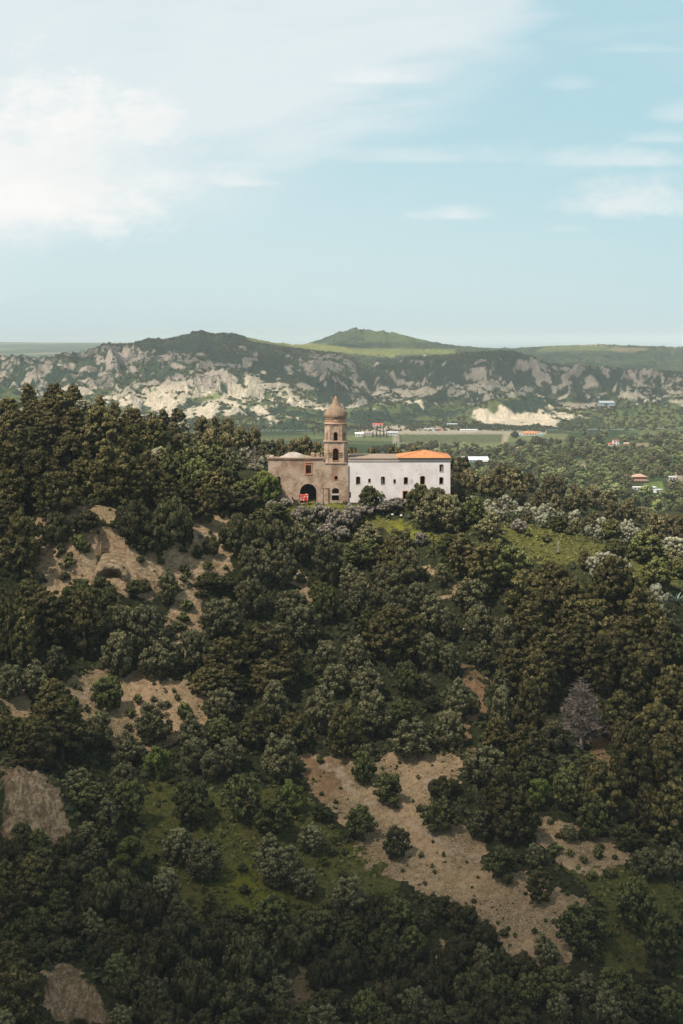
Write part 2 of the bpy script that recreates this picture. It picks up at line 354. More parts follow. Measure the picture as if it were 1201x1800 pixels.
GREEN = [[(860,925),(960,925),(1060,955),(1110,985),(1205,1000),(1205,1040),(1120,1030),(1050,1000),(930,985)], [(640,898),(740,920),(800,945),(720,950),(650,925)], [(440,885),(660,888),(640,910),(470,905)],
 [(250,1380),(520,1390),(600,1480),(650,1560),(560,1600),(330,1610),(255,1500)], [(970,1515),(1120,1520),(1205,1560),(1205,1720),(1030,1690),(1080,1600)], [(600,1480),(680,1500),(700,1570),(620,1560)]]
green = np.zeros(GX.shape)
for P in GREEN: green = np.maximum(green, soft_poly(Uw, Vw, P, 10))
green *= fg * (1 - .0 * bare)
yel = np.maximum(soft_poly(Uw, Vw, [(375,1545),(450,1520),(500,1570),(480,1600),(400,1590)], 10), soft_poly(Uw, Vw, [(655,905),(740,925),(790,945),(700,942)], 8)) 
yel = np.maximum(yel, soft_poly(Uw, Vw, [(460,884),(640,886),(640,905),(470,902)], 6) * .7) * fg
redd = np.maximum(soft_poly(Uw, Vw, [(515,1325),(590,1325),(600,1420),(540,1390)], 10), stroke(Uw, Vw, [(1055,1300),(1062,1360),(1070,1425)], 22)); redd = np.maximum(redd, stroke(Uw, Vw, [(820,1170),(848,1245),(815,1325)], 14)) * fg
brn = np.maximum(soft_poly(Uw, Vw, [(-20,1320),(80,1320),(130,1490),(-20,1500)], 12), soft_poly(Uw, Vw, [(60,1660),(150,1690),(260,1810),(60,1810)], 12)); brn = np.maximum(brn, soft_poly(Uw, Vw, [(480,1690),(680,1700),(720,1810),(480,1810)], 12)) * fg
hs = mesh_obj('hillside', np.stack([GX, GY, GZ], -1).reshape(-1, 3), grid_faces(*GX.shape), smooth=True, kind='structure')
set_col(hs, 'cover', np.stack([bare.ravel(), path.ravel(), green.ravel()], -1))
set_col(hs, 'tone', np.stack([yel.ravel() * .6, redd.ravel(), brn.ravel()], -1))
def lookup(M, x, y):
    i = np.clip(np.searchsorted(gx, x), 0, len(gx) - 1); j = np.clip(np.searchsorted(gy, y), 0, len(gy) - 1)
    return M[j, i]

# ---------------------------------------------------------------- far terrain: valley, badlands, coastal plain, sea
ty = np.concatenate([np.arange(897, 2400, 6.0), np.arange(2400, 4300, 3.2), np.arange(4300, 6500, 8.0), [6500.0]])
tx = np.linspace(-0.36, 0.36, 881)
TX, TY = np.meshgrid(tx, ty); FX = TX * TY
FZ = H_far(FX, TY)
ry = np.gradient(FZ, ty, axis=0); rx = np.gradient(FZ, axis=1) / np.gradient(FX, axis=1)
slope = np.hypot(rx, ry)
PU, PV = proj(FX, TY, FZ)
def blob(u, v, ru, rv): return np.exp(-(((PU - u) / ru) ** 2 + ((PV - v) / rv) ** 2))
nA = fbm(FX / 210, TY / 210, 101, 5, .6); nB = fbm(FX / 38, TY / 60, 103, 4, .6); nC = fbm(FX / 900, TY / 700, 107, 3)
concave = FZ - (np.roll(FZ, 12, 1) + np.roll(FZ, -12, 1)) * .5
boost = np.zeros(FX.shape)
for (u, v, ru, rv, a) in [(110,660,95,8,.3),(205,625,26,10,.7),(262,628,14,6,.4),(470,665,36,22,1.0),(120,648,80,9,.8),(400,715,160,26,.95),(280,705,90,22,.6),(500,740,80,14,.8),(420,630,12,5,.5),(620,712,70,22,.35),(700,715,70,20,.35),(915,738,85,16,2.7),(640,735,60,12,.5),(740,735,60,10,.5),(330,735,130,20,.5),
        (760,645,26,16,.35),(950,660,60,18,.3),(1060,645,60,12,.35),(840,640,90,10,.1),(1180,745,50,12,.8),(1000,715,50,5,.9),(30,668,40,8,.5),(700,690,120,16,.12),(1100,690,80,20,.15),(470,640,40,8,.1)]:
    boost += a * blob(u, v, ru, rv)
for (u, v, ru, rv, a) in [(480,625,60,12,.5),(300,600,120,12,.7),(620,670,130,18,.45),(200,600,60,8,.5),(560,700,60,14,.4),(640,600,120,16,.6),(1090,730,70,14,.25),(1000,620,200,12,.5),(850,700,80,8,.1),(340,640,90,22,.35),(240,655,90,14,.3),(600,650,90,14,.2)]:
    boost -= a * blob(u, v, ru, rv)
gul = ridged(FX / 26 + FZ / 40, TY / 90, 121, 3)
nS = fbm(FX / 20 + TY / 120 + nA * 3, TY / 120, 113, 4, .6)
barev = sstep(slope * .85 + (nA - .5) * 1.5 + (nB - .5) * .55 + (nS - .5) * 1.5 + (gul - .45) * .5 + boost * .62 + np.clip(concave / 30, -.2, .25), .90, 1.22) * sstep(TY, 2420, 2600) * (1 - sstep(TY, 4700, 5100) * .9)
flatfield = sstep(slope, .16, .05)
veg = np.array([.032, .056, .036]); veg2 = np.array([.070, .096, .050]); cream = np.array([.66, .57, .43]); grey = np.array([.36, .305, .255]); grass = np.array([.17, .205, .075])
def mixc(a, b, t): return a * (1 - t[..., None]) + b * t[..., None]
C = mixc(np.broadcast_to(veg, FX.shape + (3,)), veg2, sstep(nA + (nB - .5) * .6, .42, .62))
C = mixc(C, grass * .62, sstep(nC * .55 + nB * .45, .52, .66) * .55 * (1 - sstep(slope, .2, .5)))
lowgrass = sstep(nB + (nC - .5), .5, .62) * sstep(PV, 670, 700) * .6 * sstep(TY, 2400, 2500)
C = mixc(C, grass, lowgrass)
creamy = mixc(np.broadcast_to(grey, FX.shape + (3,)), cream, np.clip(sstep(PV, 655, 705) + blob(470, 665, 50, 30), 0, 1))
creamy = creamy * (0.78 + 0.44 * fbm(FX / 14, TY / 40, 131, 4)[..., None])
C = mixc(C, creamy, barev)
# fields on the tablelands behind the first crest
far_fields = sstep(TY, 4150, 4350) * flatfield
cellx = np.floor(FX / 170 + .25 * np.sin(TY / 300)); celly = np.floor(TY / 210 + .2 * np.sin(FX / 200))
hsh = _h(cellx.astype(np.int64), celly.astype(np.int64), 5); pal = np.array([[.20,.23,.075],[.15,.19,.07],[.26,.25,.11],[.08,.11,.045],[.27,.215,.13],[.12,.16,.06],[.17,.21,.08]])
fc = pal[(hsh * 6.99).astype(int)]
C = mixc(C, fc * .82, far_fields * sstep(nB, .30, .42) * (1 - .9 * sstep(fbm(FX / 330, TY / 500, 161, 5, .6), .47, .55) * sstep(TY, 4300, 4700)))
P2 = lambda P, j=1.2: soft_poly(PU + (nB - .5) * 5, PV + (nB - .5) * 1.6, P, j)
for P, c in [([(430,592),(520,600),(700,621),(690,629),(560,616),(440,600)], (.27,.275,.095)), ([(600,612),(800,614),(800,622),(690,624)], (.21,.235,.085)), ([(640,578),(700,584),(760,602),(640,600)], (.11,.14,.055)), ([(1080,610),(1150,613),(1110,620),(1060,616)], (.22,.19,.10)),
             ([(960,607),(1060,606),(1080,616),(940,618)], (.15,.18,.07)), ([(1020,606),(1062,607),(1060,609),(1020,608)], (.36,.24,.17)), ([(335,702),(385,690),(392,700),(352,708)], (.19,.235,.075)), ([(560,655),(600,690),(640,700)], (.03,.05,.03))]:
    C = mixc(C, np.array(c), P2(P) * .9)
# valley floor: orchards, vineyard, worked ground
val = (1 - sstep(TY, 2380, 2520))
vsc = np.minimum(1.0, TY / 2000)
cx2 = np.floor(FX / 75 + .4 * np.sin(TY / 130)); cy2 = np.floor(TY / 110 + .4 * np.sin(FX / 90)); h2 = _h(cx2.astype(np.int64), cy2.astype(np.int64), 9)
palv = np.array([[.05,.075,.032],[.06,.085,.035],[.10,.13,.055],[.15,.15,.075],[.07,.10,.04],[.16,.19,.075],[.05,.08,.035],[.09,.11,.05]])
vc = palv[(h2 * 7.99).astype(int)] * (.8 + .4 * nB[..., None])
C = mixc(C, vc, val)
for P, c in [([(690,762),(884,762),(886,779),(700,779)], (.16,.18,.085)), ([(690,777),(886,777),(880,790),(700,790)], (.22,.235,.115)), ([(886,762),(1000,762),(990,776),(886,775)], (.19,.21,.095)),
             ([(618,752),(700,748),(800,752),(870,757),(800,763),(640,763)], (.53,.45,.35)), ([(690,755),(880,757),(960,757),(960,763),(690,763)], (.44,.385,.28)), ([(884,762),(896,762),(890,779),(880,779)], (.45,.38,.26)),
             ([(690,760),(700,760),(702,779),(690,779)], (.4,.36,.28)), ([(605,765),(690,768),(690,776),(605,774)], (.17,.2,.085)), ([(980,708),(1080,710),(1075,716),(985,716)], (.5,.42,.31)), ([(1130,848),(1162,844),(1168,858),(1140,862)], (.17,.23,.07)),
             ([(1010,822),(1026,812),(1032,824),(1018,835)], (.38,.32,.21)), ([(1170,840),(1201,830),(1201,848),(1180,855)], (.38,.31,.22)), ([(1005,808),(1030,808),(1030,813),(1005,813)], (.2,.19,.1)), ([(1118,778),(1140,778),(1140,784),(1118,784)], (.34,.27,.17))]:
    C = mixc(C, np.array(c), P2(P) * .95)
rows = .5 + .5 * np.sin(FX * .55 + TY * .05); vin = P2([(690,762),(884,762),(886,779),(700,779)]); C = C * (1 - .35 * (vin * rows)[..., None])
spl = int(np.searchsorted(ty, 2500))
def patch(name, j0, j1):
    s = slice(j0, j1)
    o = mesh_obj(name, np.stack([FX[s], TY[s], FZ[s] - (.35 if j0 == 0 else 0)], -1).reshape(-1, 3), grid_faces(*FX[s].shape), smooth=True, kind='structure')
    set_col(o, 'earth', C[s].reshape(-1, 3)); set_col(o, 'barren', np.repeat(barev[s].reshape(-1, 1), 3, 1)); return o
valley = patch('valley', 0, spl + 1); hills = patch('badland_hills', spl, len(ty))
# coastal plain, rising gently to its far rim, then the sea
py = np.geomspace(6500, 30000, 160); px_ = np.linspace(-0.36, 0.36, 300); AX, AY = np.meshgrid(px_, py); AX = AX * AY
AZ = np.where(AY < 6501, np.interp(AX / AY, tx, FZ[-1]), H_far(AX, AY)); AZ = AZ + (fbm(AX / 900, AY / 900, 141, 3) - .5) * 14 * sstep(AY, 6600, 9000)
AZ = AZ - 160 * sstep(AY, 16000, 24000); 
# right of the hills the coast is nearer and lower
AZ = AZ - 70 * sstep(AX / AY, -.10, .05) * sstep(AY, 7000, 10000)
kx = np.floor(AX / 260 + .3 * np.sin(AY / 500)); ky = np.floor(AY / 420 + .3 * np.sin(AX / 300)); hk = _h(kx.astype(np.int64), ky.astype(np.int64), 3)
plain = mesh_obj('coastal_plain', np.stack([AX, AY, AZ], -1).reshape(-1, 3), grid_faces(*AX.shape), smooth=True, kind='structure')
pcol = pal[(hk * 6.99).astype(int)] * np.array([.95, .95, 1.2]); pcol = np.where(fbm(AX / 700, AY / 1500, 151, 4)[..., None] < .47, np.array([.05, .075, .035]), pcol)  # extra blue puts some of the haze into the field colours
set_col(plain, 'earth', pcol.reshape(-1, 3)); set_col(plain, 'barren', np.zeros((AX.size, 3)))
sea = mesh_obj('sea', [(-60000, 12000, -180), (60000, 12000, -180), (60000, 118000, -180), (-60000, 118000, -180)], [(0, 1, 2, 3)], kind='structure')

# ---------------------------------------------------------------- materials
def material(name, rough=0.9, spec=0.15):
    m = bpy.data.materials.new(name); m.use_nodes = True; t = NT(m.node_tree)
    b_ = t.n['Principled BSDF']; b_.inputs['Roughness'].default_value = rough; b_.inputs['Specular IOR Level'].default_value = spec
    return m, t, b_
def bump(t, b_, h, strength=.5, dist=.2):
    n = t.node('ShaderNodeBump'); t.put(n.inputs['Height'], h); n.inputs['Strength'].default_value = strength; n.inputs['Distance'].default_value = dist
    t.l.new(n.outputs[0], b_.inputs['Normal'])
def simple(name, c, rough=.85, var=.18, scale=2.0, bumpd=.03, spec=.15, big=0.3):
    """a colour with stains and fine grain"""
    m, t, b_ = material(name, rough, spec); o = t.vec()
    n = t.noise(o, scale, 5, .65); n2_ = t.noise(o, big, 3, .6)
    f = t.math('MULTIPLY_ADD', t.math('SUBTRACT', n, .5), var * 2.4, 1.0); f = t.math('MULTIPLY_ADD', t.math('SUBTRACT', n2_, .5), var * 1.6, f)
    v = t.node('ShaderNodeVectorMath', operation='SCALE'); v.inputs[0].default_value = c; t.put(v.inputs['Scale'], f)
    t.l.new(v.outputs[0], b_.inputs['Base Color']); bump(t, b_, n, .5, bumpd); return m

m, t, b_ = material('hillside_ground', .95, .05)
o = t.vec(); big = t.noise(o, .12, 5, .6); mid = t.noise(o, .9, 6, .65); fine = t.noise(o, 4.5, 5, .7)
cv = t.node('ShaderNodeSeparateColor'); t.l.new(t.attr('cover', 'Color'), cv.inputs[0]); tn = t.node('ShaderNodeSeparateColor'); t.l.new(t.attr('tone', 'Color'), tn.inputs[0])
soil = t.mix(t.ramp(mid, .35, .65), (.46, .27, .135), (.78, .54, .315)); soil = t.mix(t.ramp(fine, .42, .62, 0, .6), soil, (.74, .55, .365))
soil = t.mix(t.math('MULTIPLY', tn.outputs[1], .6), soil, (.26, .115, .05))
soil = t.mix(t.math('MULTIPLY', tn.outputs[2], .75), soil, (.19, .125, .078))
soil = t.mix(t.math('MULTIPLY', t.ramp(fine, .58, .46), t.ramp(big, .38, .62, .25, .75)), soil, (.085, .085, .035))
scrub = t.mix(t.ramp(mid, .35, .65), (.028, .036, .015), (.070, .070, .030)); scrub = t.mix(t.ramp(fine, .55, .72, 0, .55), scrub, (.15, .11, .065))
grassc = t.mix(t.ramp(mid, .35, .65), (.080, .090, .022), (.165, .155, .048)); grassc = t.mix(t.ramp(fine, .5, .7, 0, .5), grassc, (.24, .18, .09))
grassc = t.mix(t.math('MULTIPLY', tn.outputs[0], t.ramp(mid, .3, .6, .35, 1.0)), grassc, (.25, .25, .02))
c = t.mix(t.ramp(t.math('MULTIPLY_ADD', t.math('SUBTRACT', big, .5), 1.6, t.math('MULTIPLY_ADD', t.math('SUBTRACT', mid, .5), 1.0, cv.outputs[2])), .35, .65), scrub, grassc)
c = t.mix(t.ramp(t.math('MULTIPLY_ADD', t.math('SUBTRACT', mid, .5), 1.3, cv.outputs[0]), .36, .60), c, soil)
c = t.mix(t.ramp(t.math('MULTIPLY_ADD', t.math('SUBTRACT', mid, .5), 1.5, t.math('MULTIPLY_ADD', t.math('SUBTRACT', fine, .5), 1.2, cv.outputs[1])), .45, 1.0), c, (.60, .46, .335))
# bare rock on the steep faces, with bedding
geo = t.node('ShaderNodeNewGeometry'); sg = t.node('ShaderNodeSeparateXYZ'); t.l.new(geo.outputs['True Normal'], sg.inputs[0])
sp = t.node('ShaderNodeSeparateXYZ'); t.l.new(o, sp.inputs[0])
bed = t.noise(t.mapping(o, (.35, .35, .8)), 1.3, 7, .74, .9)
crack = t.ramp(t.math('ABSOLUTE', t.math('SUBTRACT', t.noise(t.mapping(o, (.6, .8, 1.3)), .55, 6, .62, .7), .5)), .0, .035)
rock = t.mix(t.ramp(bed, .35, .62), (.36, .235, .13), (.78, .56, .34)); rock = t.mix(t.ramp(t.noise(t.mapping(o, (.9, .9, .12)), 1.2, 4), .52, .68, 0, .6), rock, (.38, .26, .165))
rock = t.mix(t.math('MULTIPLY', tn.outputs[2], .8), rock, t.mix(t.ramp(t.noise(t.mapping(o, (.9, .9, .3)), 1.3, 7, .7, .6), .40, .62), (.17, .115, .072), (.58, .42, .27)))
rock = t.mix(t.math('MULTIPLY', t.ramp(crack, .6, .0), .65), rock, (.12, .085, .055))
c = t.mix(t.math('MULTIPLY', t.ramp(sg.outputs[2], .86, .76), t.ramp(cv.outputs[0], .3, .7)), c, rock)
t.l.new(c, b_.inputs['Base Color'])
bump(t, b_, t.math('ADD', t.math('MULTIPLY', fine, .5), t.math('ADD', mid, t.math('MULTIPLY', bed, .6))), 1.0, .8)
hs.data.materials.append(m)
m, t, b_ = material('distant_ground', .95, .03)
o = t.vec(); n_a = t.noise(o, .03, 6, .65); n_b = t.noise(o, .11, 5, .7); n_c = t.noise(t.mapping(o, (.13, .030, .05)), 1.0, 5, .65, .5)
v = t.node('ShaderNodeVectorMath', operation='SCALE'); t.l.new(t.attr('earth', 'Color'), v.inputs[0]); t.put(v.inputs['Scale'], t.math('MULTIPLY_ADD', n_b, .9, t.math('MULTIPLY_ADD', n_a, .6, t.math('MULTIPLY_ADD', n_c, .7, -.05))))  # stretched noise streaks: fine gully shading put into the ground colour
t.l.new(v.outputs[0], b_.inputs['Base Color']); bump(t, b_, t.math('ADD', n_c, t.math('ADD', n_b, n_a)), 1.0, 9.0)
for q in (valley, hills, plain): q.data.materials.append(m)
m, t, b_ = material('sea_water', .35, .3); b_.inputs['Base Color'].default_value = (.05, .17, .22, 1)
bump(t, b_, t.noise(t.vec(), .02, 3), .3, 1.0); sea.data.materials.append(m)

def foliage(name, lo, hi, tip=None, hue=.38, rough=.75, trans=.10):
    """leaf colours: varies from leaf cluster to leaf cluster and from tree to tree"""
    m, t, b_ = material(name, rough, .25); a = t.attr('leaf', 'Fac'); oi = t.node('ShaderNodeObjectInfo')
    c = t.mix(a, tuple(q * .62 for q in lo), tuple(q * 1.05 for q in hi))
    if tip: c = t.mix(t.ramp(t.attr('tip', 'Fac'), .35, .95), c, tuple(q * 1.22 for q in tip))  # upward-facing leaves paler, top light put into the leaf colour
    f = t.math('MULTIPLY_ADD', oi.outputs['Random'], hue * 2, 1 - hue)
    v = t.node('ShaderNodeVectorMath', operation='SCALE'); t.l.new(c, v.inputs[0]); t.put(v.inputs['Scale'], f)
    r2 = t.math('FRACT', t.math('MULTIPLY', oi.outputs['Random'], 37.7))
    c = t.mix(t.math('MULTIPLY', r2, .22), v.outputs[0], t.mix(.5, v.outputs[0], (.16, .115, .04)))
    t.l.new(c, b_.inputs['Base Color'])
    tr = t.node('ShaderNodeBsdfTranslucent'); t.l.new(c, tr.inputs[0]); ms = t.node('ShaderNodeMixShader'); ms.inputs[0].default_value = trans
    t.l.new(b_.outputs[0], ms.inputs[1]); t.l.new(tr.outputs[0], ms.inputs[2]); t.l.new(ms.outputs[0], t.n['Material Output'].inputs[0]); return m
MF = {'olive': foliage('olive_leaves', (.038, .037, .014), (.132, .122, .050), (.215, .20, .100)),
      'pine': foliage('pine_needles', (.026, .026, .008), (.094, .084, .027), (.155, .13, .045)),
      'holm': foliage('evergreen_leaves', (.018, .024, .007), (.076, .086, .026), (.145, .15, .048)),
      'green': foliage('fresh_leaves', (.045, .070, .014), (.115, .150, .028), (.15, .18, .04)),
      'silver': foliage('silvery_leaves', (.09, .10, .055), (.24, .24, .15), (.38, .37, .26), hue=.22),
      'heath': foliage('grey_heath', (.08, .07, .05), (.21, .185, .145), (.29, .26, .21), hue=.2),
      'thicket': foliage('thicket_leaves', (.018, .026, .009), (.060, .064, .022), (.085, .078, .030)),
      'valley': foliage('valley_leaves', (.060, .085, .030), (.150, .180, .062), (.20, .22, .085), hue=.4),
      'far_pine': foliage('sunlit_pine_needles', (.060, .056, .020), (.150, .130, .055), (.20, .17, .078)),  # sunlit copy of the pine needles, sunlight put into the colour
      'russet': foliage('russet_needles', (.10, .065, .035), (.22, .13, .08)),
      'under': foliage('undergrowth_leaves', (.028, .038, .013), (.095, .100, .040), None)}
BARK = simple('bark', (.12, .09, .065), .95, .3, 6, .02)
DEADBARK = simple('dead_grey_bark', (.33, .26, .225), .95, .25, 6, .02)

# ---------------------------------------------------------------- plants
def unit(n, rs):
    v = rs.normal(size=(n, 3)); return v / np.linalg.norm(v, axis=1, keepdims=True)
def leaves(P, N, size, rs, aspect=1.0, jit=.6, droop=0.0):
    """one small leaf-cluster face at each point of P, roughly facing N"""
    n = len(P); nn = N + jit * unit(n, rs); nn /= np.linalg.norm(nn, axis=1, keepdims=True)
    r = unit(n, rs); r[:, 2] -= droop; a = np.cross(nn, r); a /= np.linalg.norm(a, axis=1, keepdims=True) + 1e-9; b2 = np.cross(nn, a)
    s = (size * rs.uniform(.6, 1.35, n))[:, None]; a = a * s; b2 = b2 * s * aspect
    k1, k2 = rs.uniform(.6, 1.1, (n, 1)), rs.uniform(.5, 1.0, (n, 1))
    V = np.stack([P - a * k1 - b2, P + a - b2 * k2, P + a * k2 + b2, P - a + b2 * k1], 1).reshape(-1, 3)
    return V, np.arange(4 * n).reshape(-1, 4)
def crown_mesh(name, lobes, per, size, rs, mat, aspect=1.0, jit=.6, up=-.35, core=True):
    """lobes: rows (x, y, z, rx, rz); leaves are spread over the outside of every lobe"""
    Ps, Ns, A, T = [], [], [], []
    zmax = max(l[2] + l[4] for l in lobes)
    for (x, y, z, rx_, rz) in lobes:
        d = unit(per, rs); d = d[d[:, 2] > up - rs.rand(len(d)) * .5]
        rad = rs.uniform(.50, 1.22, (len(d), 1))
        Ps.append(np.array([x, y, z]) + d * rad * np.array([rx_, rx_, rz])); Ns.append(d)
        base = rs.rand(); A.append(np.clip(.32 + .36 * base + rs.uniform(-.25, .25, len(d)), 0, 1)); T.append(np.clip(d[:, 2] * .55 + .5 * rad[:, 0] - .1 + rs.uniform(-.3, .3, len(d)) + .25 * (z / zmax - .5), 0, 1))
    P = np.concatenate(Ps); N = np.concatenate(Ns); V, Fc = leaves(P, N, size, rs, aspect, jit)
    o = mesh_obj(name, V, Fc, mat); me = o.data
    for nm, arr in (('leaf', np.concatenate(A)), ('tip', np.concatenate(T))):
        at_ = me.attributes.new(nm, 'FLOAT', 'FACE'); at_.data.foreach_set('value', arr.astype(np.float32))
    COL.objects.unlink(o); bpy.data.objects.remove(o); return me
def tube_data(segs, sides=6):
    """segs: list of (p0, p1, r0, r1)"""
    V, Fc = [], []
    for p0, p1, r0, r1 in segs:
        p0, p1 = Vector(p0), Vector(p1); d = (p1 - p0).normalized(); a = d.orthogonal().normalized(); b2 = d.cross(a); k = len(V)
        for p, r in ((p0, r0), (p1, r1)):
            for i in range(sides):
                an = 2 * math.pi * i / sides; V.append(p + a * (r * math.cos(an)) + b2 * (r * math.sin(an)))
        for i in range(sides): Fc.append((k + i, k + (i + 1) % sides, k + sides + (i + 1) % sides, k + sides + i))
    return V, Fc
def tube_mesh(name, segs, mat, sides=6):
    V, Fc = tube_data(segs, sides); o = mesh_obj(name, V, Fc, mat, smooth=True); me = o.data; bpy.data.objects.remove(o); return me
def trunk_for(lobes, rs, h, r=.03):
    """a leaning trunk with limbs reaching into the lobes; unit-size tree"""
    fork = Vector((rs.uniform(-.04, .04), rs.uniform(-.04, .04), h * .38)); segs = [((0, 0, -.08), fork * .5 + Vector((rs.uniform(-.02, .02), 0, 0)), r * 1.3, r), (fork * .5, fork, r, r * .85)]
    for l in [lobes[i] for i in rs.choice(len(lobes), min(9, len(lobes)), replace=False)]:
        e = Vector(l[:3]); mid = fork.lerp(e, .5) + Vector((rs.uniform(-.04, .04), rs.uniform(-.04, .04), rs.uniform(0, .05)))
        segs += [(fork, mid, r * .6, r * .4), (mid, e, r * .4, r * .12)]
    return segs
# all unit trees: width 1 (radius .5), base at z=0
def round_lobes(rs, n, H, rl, zlo=.03, spread=.37, flat=.85):
    L = []; ph = rs.uniform(0, 6.28, 6); am = rs.uniform(.05, .16, 3)
    for _ in range(n):
        d = unit(1, rs)[0]; d[2] = d[2] if d[2] > -.75 else -d[2]; az = math.atan2(d[1], d[0]); k = (rs.uniform(.80, 1.0) if _ % 4 else rs.uniform(.3, .8)) * (1 + am[0] * math.sin(2 * az + ph[0]) + am[1] * math.sin(3 * az + ph[1] + 2 * d[2]) + am[2] * math.sin(5 * az + ph[2] + 4 * d[2])) * .95; mo = (0, 0, 0)
        r = rl * rs.uniform(.6, 1.3); z = max(zlo + r * .4, H * .42 + mo[2] + d[2] * (H * .48) * k); q = 1 - .25 * (z < H * .25); L.append((mo[0] * 1.15 + d[0] * spread * k * q * rs.uniform(.85, 1.15), mo[1] * 1.15 + d[1] * spread * k * q, z, r, r * flat))
    return L
def pine_lobes(rs, H, layers=7, spread=.42, tipz=.9):
    L = []
    for i in range(layers):
        f = i / (layers - 1); z = H * (.10 + .80 * f); R = spread * math.sqrt(max(.06, 1 - f ** 2.1)) * (.78 + .22 * min(1, f * 4)); n = max(3, int(9 * (1 - f * .6)))
        for k in range(n):
            an = 2 * math.pi * (k + rs.rand() * .9) / n; q = R * rs.uniform(.55, 1.12); r = rs.uniform(.085, .15) * (1.15 - .4 * f)
            L.append((math.cos(an) * q, math.sin(an) * q, z + rs.uniform(-.05, .05) * H + q * .10, r * 1.15, r * .62))
        L.append((0, 0, z, .12 * (1.2 - f), .09))
    return L
def pine_dome(rs, n, H, rl, spread=.42):
    L = round_lobes(rs, n, H, rl, .06, spread, .55)
    return [(x * (1.22 - .5 * z / H), y * (1.22 - .5 * z / H), z, r, f) for x, y, z, r, f in L]
SPEC = {  # kind: (variants, builder)
 'olive': (6, lambda rs: (round_lobes(rs, 110, rs.uniform(.80, .98), .068), 120, .017, .9, 'olive', .9)),
 'holm': (6, lambda rs: (round_lobes(rs, 110, rs.uniform(.78, .92), .068, .02, .40), 115, .018, .8, 'holm', .85)),
 'green': (2, lambda rs: (round_lobes(rs, 40, .88, .11, .05, .38), 190, .021, .6, 'green', .85)),
 'pine': (6, lambda rs: (pine_dome(rs, 150, rs.uniform(.95, 1.25), .062), 85, .018, .7, 'pine', 1.1)),
 'silver': (3, lambda rs: (round_lobes(rs, 60, .74, .088, .05, .40), 170, .019, .5, 'silver', .8)),
 'heath': (3, lambda rs: (round_lobes(rs, 60, .6, .082, .02, .42), 150, .019, .7, 'heath', .6)),
 'thicket': (4, lambda rs: (round_lobes(rs, 95, .52, .075, .0, .43), 130, .018, .55, 'thicket', .5)),
 'shrub': (3, lambda rs: (round_lobes(rs, 20, .7, .15, .0, .34), 60, .045, .6, 'holm', .6)),
 'valley': (6, lambda rs: (round_lobes(rs, 20, rs.uniform(.8, 1.05), .16, .0, .34), 90, .042, .6, 'valley', .9)),
 'far_pine': (6, lambda rs: (pine_dome(rs, 60, rs.uniform(.9, 1.15), .085), 80, .030, .7, 'far_pine', 1.0)),
 'russet': (1, lambda rs: (pine_lobes(rs, 1.2, 6, .40), 60, .038, .75, 'russet', 1.2)),
 'far_silver': (2, lambda rs: (round_lobes(rs, 30, .74, .12, .0, .38), 70, .036, .55, 'silver', .8)),
 'cypress': (2, lambda rs: ([(rs.uniform(-.08, .08), rs.uniform(-.08, .08), z, .34 * (1.05 - (z / 2.9) ** 1.5), .26) for z in np.linspace(.25, 2.75, 14)], 60, .06, .5, 'thicket', 2.6))}
BOT = {'silver', 'heath', 'shrub', 'thicket'}
PROTO = {}
for ki, (k, (nv, fn)) in enumerate(SPEC.items()):
    PROTO[k] = []
    for q in range(nv):
        rs = np.random.RandomState(1000 + ki * 17 + q); L, per, size, jit, mt, hh = fn(rs)
        cm = crown_mesh(k + '_crown', L, per, size, rs, MF[mt], 1.9 if 'pine' in k or k == 'russet' else 1.0, jit)
        tm = tube_mesh(k + '_trunk', trunk_for(L, rs, hh, .03 if k != 'shrub' else .02), BARK, 5); PROTO[k].append((cm, tm, max(l[2] + l[4] for l in L)))
NAMES = {'olive': ('olive_tree', 'olive tree'), 'holm': ('evergreen_oak', 'evergreen oak'), 'green': ('leafy_tree', 'tree'), 'pine': ('pine_tree', 'pine tree'), 'silver': ('silver_bush', 'bush'), 'heath': ('heath_bush', 'bush'),
         'thicket': ('thicket_bush', 'bush'), 'shrub': ('low_shrub', 'shrub'), 'valley': ('valley_tree', 'tree'), 'far_pine': ('pine_tree', 'pine tree'), 'russet': ('withered_pine', 'pine tree'), 'far_silver': ('silver_bush', 'bush'), 'cypress': ('cypress_tree', 'cypress')}
PLANTS = []      # (object, kind, u, v, width px, zone)
def plant(kind, p, width, zone, height=None, sink=.06, parts=True):
    """a tree of the given crown width standing at world point p"""
    var = rng.randint(len(PROTO[kind])); cm, tm, top = PROTO[kind][var]; sz = width
    r = bpy.data.objects.new(NAMES[kind][0], None if parts else cm); r.location = (p[0], p[1], p[2] - sink * width * .5)
    hz = sz if height is None else height / top
    r.rotation_euler = (rng.uniform(-.05, .05), rng.uniform(-.05, .05), rng.uniform(0, 6.283))
    r.scale = (sz * rng.uniform(.92, 1.08), sz, hz); r.empty_display_size = .2
    COL.objects.link(r)
    if parts:
        c_ = bpy.data.objects.new('crown', cm); c_.parent = r; COL.objects.link(c_)
        t_ = bpy.data.objects.new('trunk', tm); t_.parent = r; COL.objects.link(t_)
    u, v = proj(p[0], p[1], p[2] + hz * top * .5)
    PLANTS.append((r, kind, u, v, width * F / p[1], zone)); return r
taken = []
def put_px(kind, u, vc, w_, h, zone='slope', ymin=150, k=1.0):
    """a tree whose crown fills about w_ x h photo pixels round (u, vc)"""
    base = vc + h * .40
    g = ground(u, base, ymin)
    if g is None: return
    W = w_ * g[1] / F * k; Ht = h * g[1] / F * 1.05
    plant(kind, g, W, zone, height=Ht); taken.append((u, vc, w_, h))
O, P_, Hh, G, S, W_, B, s_ = 'olive', 'pine', 'holm', 'green', 'silver', 'heath', 'thicket', 'shrub'
